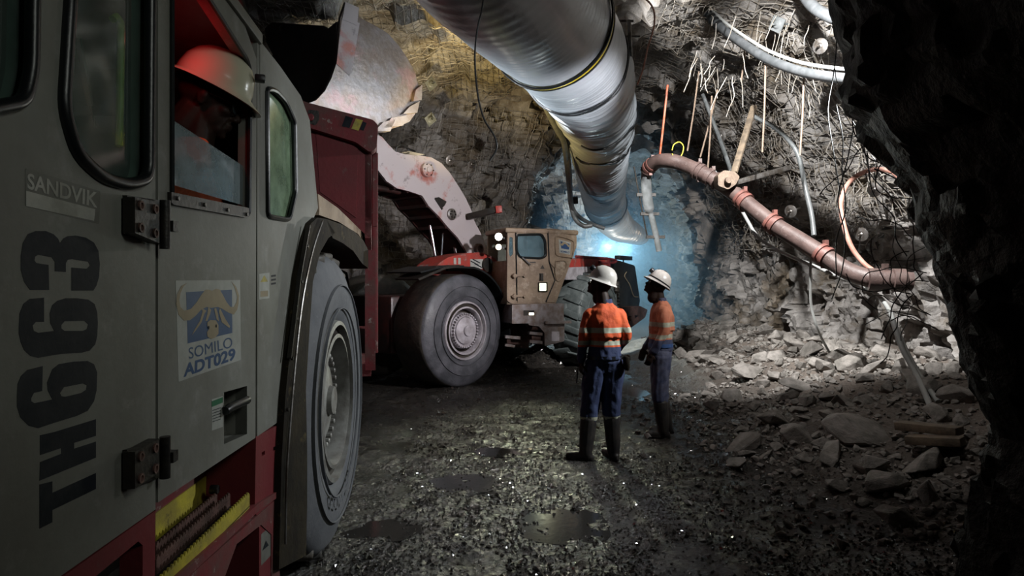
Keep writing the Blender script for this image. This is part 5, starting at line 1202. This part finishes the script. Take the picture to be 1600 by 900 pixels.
def miner(name, loc, fwd, lab, J, headyaw, headpitch, hivis, navy, belt=None, s=1., band=True):
    fwd = V(fwd).normalized(); fr = Frame(V(loc), fwd, V((0, 0, 1)).cross(fwd)); P = root(name, fr, lab, 'person')
    g = lambda k: V(J[k])
    # body, one continuous figure
    mb = MB(); Rm = rotm(headyaw, headpitch)
    head(mb, g('head'), Rm)
    limb(mb, [g('neck')+V((0, 0, -.04)), (g('neck')+g('head'))/2+V((-.01, 0, .0)), g('head')+V((-.02, 0, -.03))], [.07, .058, .058])
    ls, rs = g('ls'), g('rs'); mid = (ls+rs)/2; pel = g('pelvis')
    loft(mb, [(pel+V((0, 0, -.08)), .09, .13, 0), (pel, .105, .15, 0), (pel+V((0, 0, .14)), .09, .135, 0), (mid+V((0, 0, -.2)), .11, .15, 0), (mid+V((0, 0, -.03)), .085, .15, 0), (mid+V((0, 0, .05)), .06, .08, 0)])
    for a in 'lr':
        limb(mb, [g(a+'s'), g(a+'e'), g(a+'w')], [.050, .040, .027]); limb(mb, [g(a+'h'), g(a+'k'), g(a+'a')], [.085, .056, .040])
        hand(mb, g(a+'w'), J[a+'hd'], J[a+'pn'], J.get(a+'curl', .5), 1.05, side=J.get(a+'side', 1 if a == 'l' else -1))
    baked('body', mb, [m_skin], P, .0075, 2)
    # shirt
    mb = MB()
    loft(mb, [(pel+V((0, 0, .0)), .14, .172, 0), (pel+V((0, 0, .10)), .13, .162, 0), (pel+V((0, 0, .22)), .128, .16, 0), (mid+V((0, 0, -.22)), .142, .172, 0), (mid+V((0, 0, -.06)), .134, .180, 0), (mid+V((0, 0, .0)), .120, .182, 0), (mid+V((0, 0, .045)), .104, .160, 0), (mid+V((0, 0, .08)), .086, .118, 0), (mid+V((.01, 0, .11)), .073, .084, 0), (mid+V((.015, 0, .15)), .069, .071, 0)])
    for a in 'lr':
        w_ = g(a+'w'); e_ = g(a+'e'); limb(mb, [g(a+'s')+V((0, 0, .0)), (g(a+'s')+e_)/2, e_, e_.lerp(w_, .9)], [.068, .064, .056, .044])
    ez = (g('le').z+g('re').z)/2; z1, z2 = J['tape']
    def paint(c, n):
        if z1 <= c.z <= z1+.05 or z2 <= c.z <= z2+.045: return 2
        if c.z < z2-.015 or c.z > mid.z+.115: return 1
        return 0
    baked('shirt', mb, [hivis, navy, m_reflect], P, .0085, 3, paint, foldd(.011))
    # trousers
    mb = MB()
    loft(mb, [(pel+V((0, 0, -.13)), .10, .15, 0), (pel+V((0, 0, -.03)), .132, .172, 0), (pel+V((0, 0, .06)), .122, .16, 0), (pel+V((0, 0, .10)), .118, .155, 0)])
    for a in 'lr':
        h_, k_, a_ = g(a+'h'), g(a+'k'), g(a+'a'); limb(mb, [h_+V((0, 0, -.02)), h_.lerp(k_, .5), k_, k_.lerp(a_, .22)], [.112, .106, .092, .086])
    def pt(c, n): return 1 if J['cuff'] <= c.z <= J['cuff']+.035 else 0
    baked('trousers', mb, [navy, m_reflect], P, .0085, 3, pt, foldd(.013))
    # rubber boots
    for a in 'lr':
        k_, a_ = g(a+'k'), g(a+'a'); yw = J[a+'yaw']; d = V((math.cos(yw), math.sin(yw), 0)); top = a_.lerp(k_, .74); mb = MB()
        limb(mb, [top, a_.lerp(k_, .35), a_+V((0, 0, .0)), V((a_.x, a_.y, .05))-d*.01], [.084, .076, .064, .056])
        base = V((a_.x, a_.y, 0)); Rz_ = rotm(yw)
        mb.sphere(base+d*.07+V((0, 0, .045)), (.11, .047, .045), 10, rot=Rz_); mb.sphere(base+d*.145+V((0, 0, .042)), (.055, .046, .04), 10, rot=Rz_); mb.sphere(base-d*.03+V((0, 0, .04)), (.05, .042, .04), 8, rot=Rz_)
        pts = []
        for i in range(28):
            t = 2*PI*i/28; x = math.cos(t); y = math.sin(t); ww = .050 if x > 0 else .042
            pts.append(base+d*(.060+x*.145)+V((-d.y, d.x, 0))*(ww*y*(1-.1*(x > .0)))+V((0, 0, .025)))
        mb.prism(pts, (0, 0, -.024))
        baked('boot', mb, [m_boot], P, .0075, 2)
    H = hat(P, g('head')+Rm @ V((-.008, 0, .045)), Rm, 1.0, band=band)
    return P, fr, Rm, H
# nearer miner, his back to us
J1 = dict(head=(.055, .035, 1.705), neck=(-.01, .01, 1.53), ls=(-.01, .150, 1.415), rs=(-.01, -.143, 1.415), le=(-.04, .215, 1.21), re=(-.05, -.20, 1.21), lw=(.0, .235, .955), rw=(.13, -.14, 1.03),
          pelvis=(0, 0, .985), lh=(0, .095, .93), rh=(0, -.085, .93), lk=(.02, .145, .50), rk=(.02, -.07, .51), la=(-.03, .195, .10), ra=(-.01, -.085, .10),
          lhd=(.05, .02, -1), lpn=(.1, -1, 0), rhd=(.8, .5, -.2), rpn=(0, 0, -1), lcurl=.75, rcurl=.6, tape=(1.245, 1.125), cuff=.395, lyaw=1.15, ryaw=.25)
P1, f1, R1, H1 = miner('person', (.905, 6.25, .0), (-.13, .99, 0), 'person in bright orange and navy workwear and white helmet, back turned, nearer the camera', J1, math.radians(70), math.radians(24), m_hivis, m_navy, band=False)
glasses(P1, J1['head'], R1)
mb = MB().tube([(.02, .26, .90), (.04, .265, .80), (.05, .27, .74)], [.006, .007, .004], 6); mb.v = [f1.M @ p for p in mb.v]; single('pen_torch', mb, m_strap, 'thin black stick in the left hand of the nearer miner', 'stick')
mb = MB().box((-.14, -.215, .88), (-.04, -.165, 1.02), bev=.02); mb.box((-.13, -.222, .98), (-.05, -.2, 1.03), bev=.008); child('belt_pouch', mb, m_flap, P1)
mb = MB(); vs_ = []
for i in range(32):
    t = 2*PI*i/32
    for z, k in ((.985, 1), (1.02, 1)): vs_.append(V((math.cos(t)*.137, math.sin(t)*.178, z)))
mb.add(vs_, [(2*i, (2*i+2) % 64, (2*i+3) % 64, 2*i+1) for i in range(32)]); child('belt', mb, m_strap, P1)
# farther miner, in profile
J2 = dict(head=(.045, 0, 1.685), neck=(.0, 0, 1.52), ls=(-.02, .150, 1.405), rs=(-.02, -.150, 1.405), le=(-.03, .20, 1.18), re=(-.0, -.20, 1.18), lw=(.11, .20, .94), rw=(.16, -.16, .96),
          pelvis=(-.01, 0, .965), lh=(-.01, .09, .92), rh=(-.01, -.09, .92), lk=(.01, .095, .50), rk=(-.01, -.09, .50), la=(-.03, .10, .10), ra=(-.09, -.09, .10),
          lhd=(.35, -.02, -1), lpn=(.2, -1, 0), rhd=(.3, .1, -1), rpn=(.2, 1, 0), lcurl=.55, rcurl=.5, tape=(1.235, 1.105), cuff=.30, lyaw=.0, ryaw=-.1)
J2['cuff'] = -.5
P2, f2, R2, H2 = miner('person', (1.665, 7.22, .0), (-.95, .12, 0), 'person in faded orange shirt and white helmet with cap lamp, in profile looking up', J2, math.radians(8), math.radians(33), m_hivis2, m_navy2)
glasses(P2, J2['head'], R2)
mb = MB(); vs_ = []
m_bluebelt = M('blue_belt', (.05, .12, .32), rough=.6)
for i in range(32):
    t = 2*PI*i/32
    for z in (1.005, 1.045): vs_.append(V((-.01+math.cos(t)*.138, math.sin(t)*.178, z)))
mb.add(vs_, [(2*i, (2*i+2) % 64, (2*i+3) % 64, 2*i+1) for i in range(32)]); child('belt', mb, m_bluebelt, P2)
# driver at the truck's window
hd = W(328, 156, 2.5); fw = V((.93, .36, 0)).normalized(); fr = Frame(V((hd.x, hd.y, 1.05)), fw, V((0, 0, 1)).cross(fw)); P3 = root('person', fr, 'driver in orange workwear, white helmet and glasses looking out of the truck window', 'person')
hz = hd.z-1.05; mb = MB(); Rm = rotm(math.radians(-4), math.radians(-21), 0); HC = V((0.0, 0, hz))
head(mb, HC, Rm, 1.12); limb(mb, [HC+V((-.06, 0, -.26)), HC+V((-.04, 0, -.12)), HC+V((-.02, 0, -.04))], [.07, .062, .06])
bx = -.10; loft(mb, [(V((bx, 0, .55)), .12, .16, 0), (V((bx, 0, .75)), .11, .15, 0), (V((bx, 0, hz-.40)), .12, .17, 0), (V((bx, 0, hz-.25)), .08, .15, 0), (V((bx+.02, 0, hz-.20)), .06, .08, 0)])
for s_ in (1, -1):
    sh = V((bx, .19*s_, hz-.30)); e = sh+V((-.10, .04*s_, -.28)); w_ = e+V((.06, .16, -.20)); limb(mb, [sh, e, w_], [.05, .042, .028]); hand(mb, w_, (.3, .6, -.7), (-.5, 0, -1), .8, 1.05, side=s_)
    limb(mb, [V((bx, .1*s_, .60)), V((bx+.10, .30+.1*s_, .56)), V((bx+.10, .50+.1*s_, .50)), V((bx+.08, .52+.1*s_, .08))], [.085, .07, .058, .045]); mb.sphere(V((bx+.08, .58+.1*s_, .05)), (.045, .12, .05), 8)
baked('body', mb, [m_skin], P3, .006, 2)
mb = MB(); loft(mb, [(V((bx, 0, .52)), .14, .18, 0), (V((bx, 0, .75)), .135, .18, 0), (V((bx, 0, hz-.42)), .15, .20, 0), (V((bx, 0, hz-.28)), .11, .19, 0), (V((bx+.02, 0, hz-.21)), .085, .115, 0), (V((bx+.03, 0, hz-.165)), .072, .078, 0)])
for s_ in (1, -1):
    sh = V((bx, .19*s_, hz-.30)); e = sh+V((-.10, .04*s_, -.28)); w_ = e+V((.06, .16, -.20)); limb(mb, [sh, (sh+e)/2, e, e.lerp(w_, .85)], [.075, .07, .06, .046])
baked('shirt', mb, [m_hivis, m_navy], P3, .008, 3, lambda c, n: 1 if c.z < .70 else 0, foldd(.009))
hat(P3, HC+Rm @ V((-.008, 0, .045)), Rm, 1.08, mat=m_helmet_drv, lamp=False, brim=1.3, band=False); glasses(P3, HC, Rm, 1.12)
q = lambda x, y, z: HC+Rm @ V((x, y, z))
mb = MB().box(q(.125, -.035, .135), q(.15, .005, .175), bev=.006); child('lamp_bracket', mb, m_strap, P3)
# ================================================================== light
def spot(name, loc, at, watts, col, ang=60, blend=.4, rad=.12):
    l = bpy.data.lights.new(name, 'SPOT'); l.energy = watts; l.color = col; l.spot_size = math.radians(ang); l.spot_blend = blend; l.shadow_soft_size = rad
    o = bpy.data.objects.new(name, l); COL.objects.link(o); o.location = loc; d = V(at)-V(loc); o.rotation_euler = d.to_track_quat('-Z', 'Y').to_euler(); return o
def point(name, loc, watts, col, rad=.1):
    l = bpy.data.lights.new(name, 'POINT'); l.energy = watts; l.color = col; l.shadow_soft_size = rad
    o = bpy.data.objects.new(name, l); COL.objects.link(o); o.location = loc; return o
# unseen spots, most behind the dark pillar, some added just to brighten
spot('unseen_spot', (3.55, 5.45, 3.35), (-1.6, 9.9, 2.5), 1400, (1, .95, .97), 54, .6, .1)      # across the loader
spot('unseen_spot', (3.6, 5.6, 3.4), (-.3, 4.9, 1.3), 720, (.92, .97, 1), 66, .9, .1)       # onto the truck's wheel
spot('unseen_spot', (3.55, 5.7, 3.1), (1.25, 6.75, 1.3), 170, (1, .97, .95), 48, .7, .08)     # added fill over the two men
spot('unseen_spot', (2.9, 6.4, 5.1), (5.4, 11.2, 2.4), 2500, (1, .98, .96), 95, .5, .05)    # along the right wall
spot('unseen_spot', (-.9, 8.0, 4.9), (5.6, 10.6, 3.6), 2600, (1, .98, .95), 70, .5, .05)    # added in the air by the duct, onto the right wall
spot('unseen_spot', (1.2, 5.2, 4.9), (3.7, 6.6, .3), 150, (1, .95, .9), 52, .8, .06)      # added to brighten the rock pile
# unseen spots added in the truck's open box, thrown up at duct and roof
spot('unseen_box_spot', (-1.72, 8.0, 2.8), (.55, 7.5, 4.9), 1100, (.90, .96, 1), 95, .8, .1)
spot('unseen_box_spot', (-1.78, 8.3, 2.7), (.1, 11.8, 6.0), 1700, (1, .72, .26), 60, .7, .1)
# unseen spots added behind the loader's boom, on the rock at the left
spot('unseen_boom_spot', (-1.35, 12.1, 3.0), (-3.2, 11.2, 5.9), 380, (1, .84, .55), 120, .7, .1)
spot('unseen_boom_spot', (-1.2, 12.0, 2.8), (-1.6, 15.5, 3.2), 260, (1, .96, .92), 120, .7, .1)
# unseen lamps deep in the drive, their glow showing in the haze
spot('tunnel_lamp', (3.5, 23.4, 3.0), (1.0, 8, .4), 700, (.62, .84, 1), 70, .8, .15)
spot('tunnel_lamp', (3.4, 20.5, 1.5), (2.4, 24.4, 4.0), 900, (.75, .9, 1), 60, .8, .2)
point('tunnel_lamp', (4.0, 23.0, 2.9), 280, (.5, .78, 1), .2)
spot('tunnel_lamp', (2.6, 18.2, 1.2), (3.6, 21, 3.6), 330, (.8, .92, 1), 70, .8, .2)  # added to brighten the far end of the duct
# machine lamps
p = CF.M @ CF.Y(779, 370, CY-.05)
spot('headlight_beam', p+V((-.02, -.12, 0)), p+V((-.6, -6, -1.9)), 60, (1, .95, .85), 66, .8, .05)
p = CF.M @ CF.Y(848, 448, CY+.1)
spot('side_light_beam', p+V((.02, -.05, 0)), p+V((-.65, -5, -1.9)), 115, (.96, 1, .68), 50, .9, .05)
# red lamp in the truck cab, unseen fill spots added over the cab's side and headboard
point('cab_red_lamp', T.M @ T.Y(276, 66, .15), .5, (1, .02, .03), .02)
spot('cab_fill', (1.5, .5, 3.2), (-.9, 2.5, 1.9), 50, (.95, 1, .92), 72, .9, .35)
spot('cab_fill', (1.2, .2, 3.6), (-1.4, 5.4, 2.5), 190, (.95, .98, 1), 34, .7, .2)
w = bpy.data.worlds.new('world'); SC.world = w; w.use_nodes = True; w.node_tree.nodes['Background'].inputs[0].default_value = (.5, .6, .75, 1); w.node_tree.nodes['Background'].inputs[1].default_value = .012
SC.view_settings.view_transform = 'Standard'; SC.view_settings.look = 'None'; SC.view_settings.gamma = 1; SC.view_settings.use_curve_mapping = False; SC.view_settings.exposure = 0
c = SC.cycles; c.max_bounces = 4; c.diffuse_bounces = 2; c.glossy_bounces = 3; c.transmission_bounces = 3; c.volume_bounces = 1; c.transparent_max_bounces = 8; c.sample_clamp_indirect = 4; c.use_denoising = True; c.volume_step_rate = 4
c.caustics_reflective = False; c.caustics_refractive = False; c.blur_glossy = .1
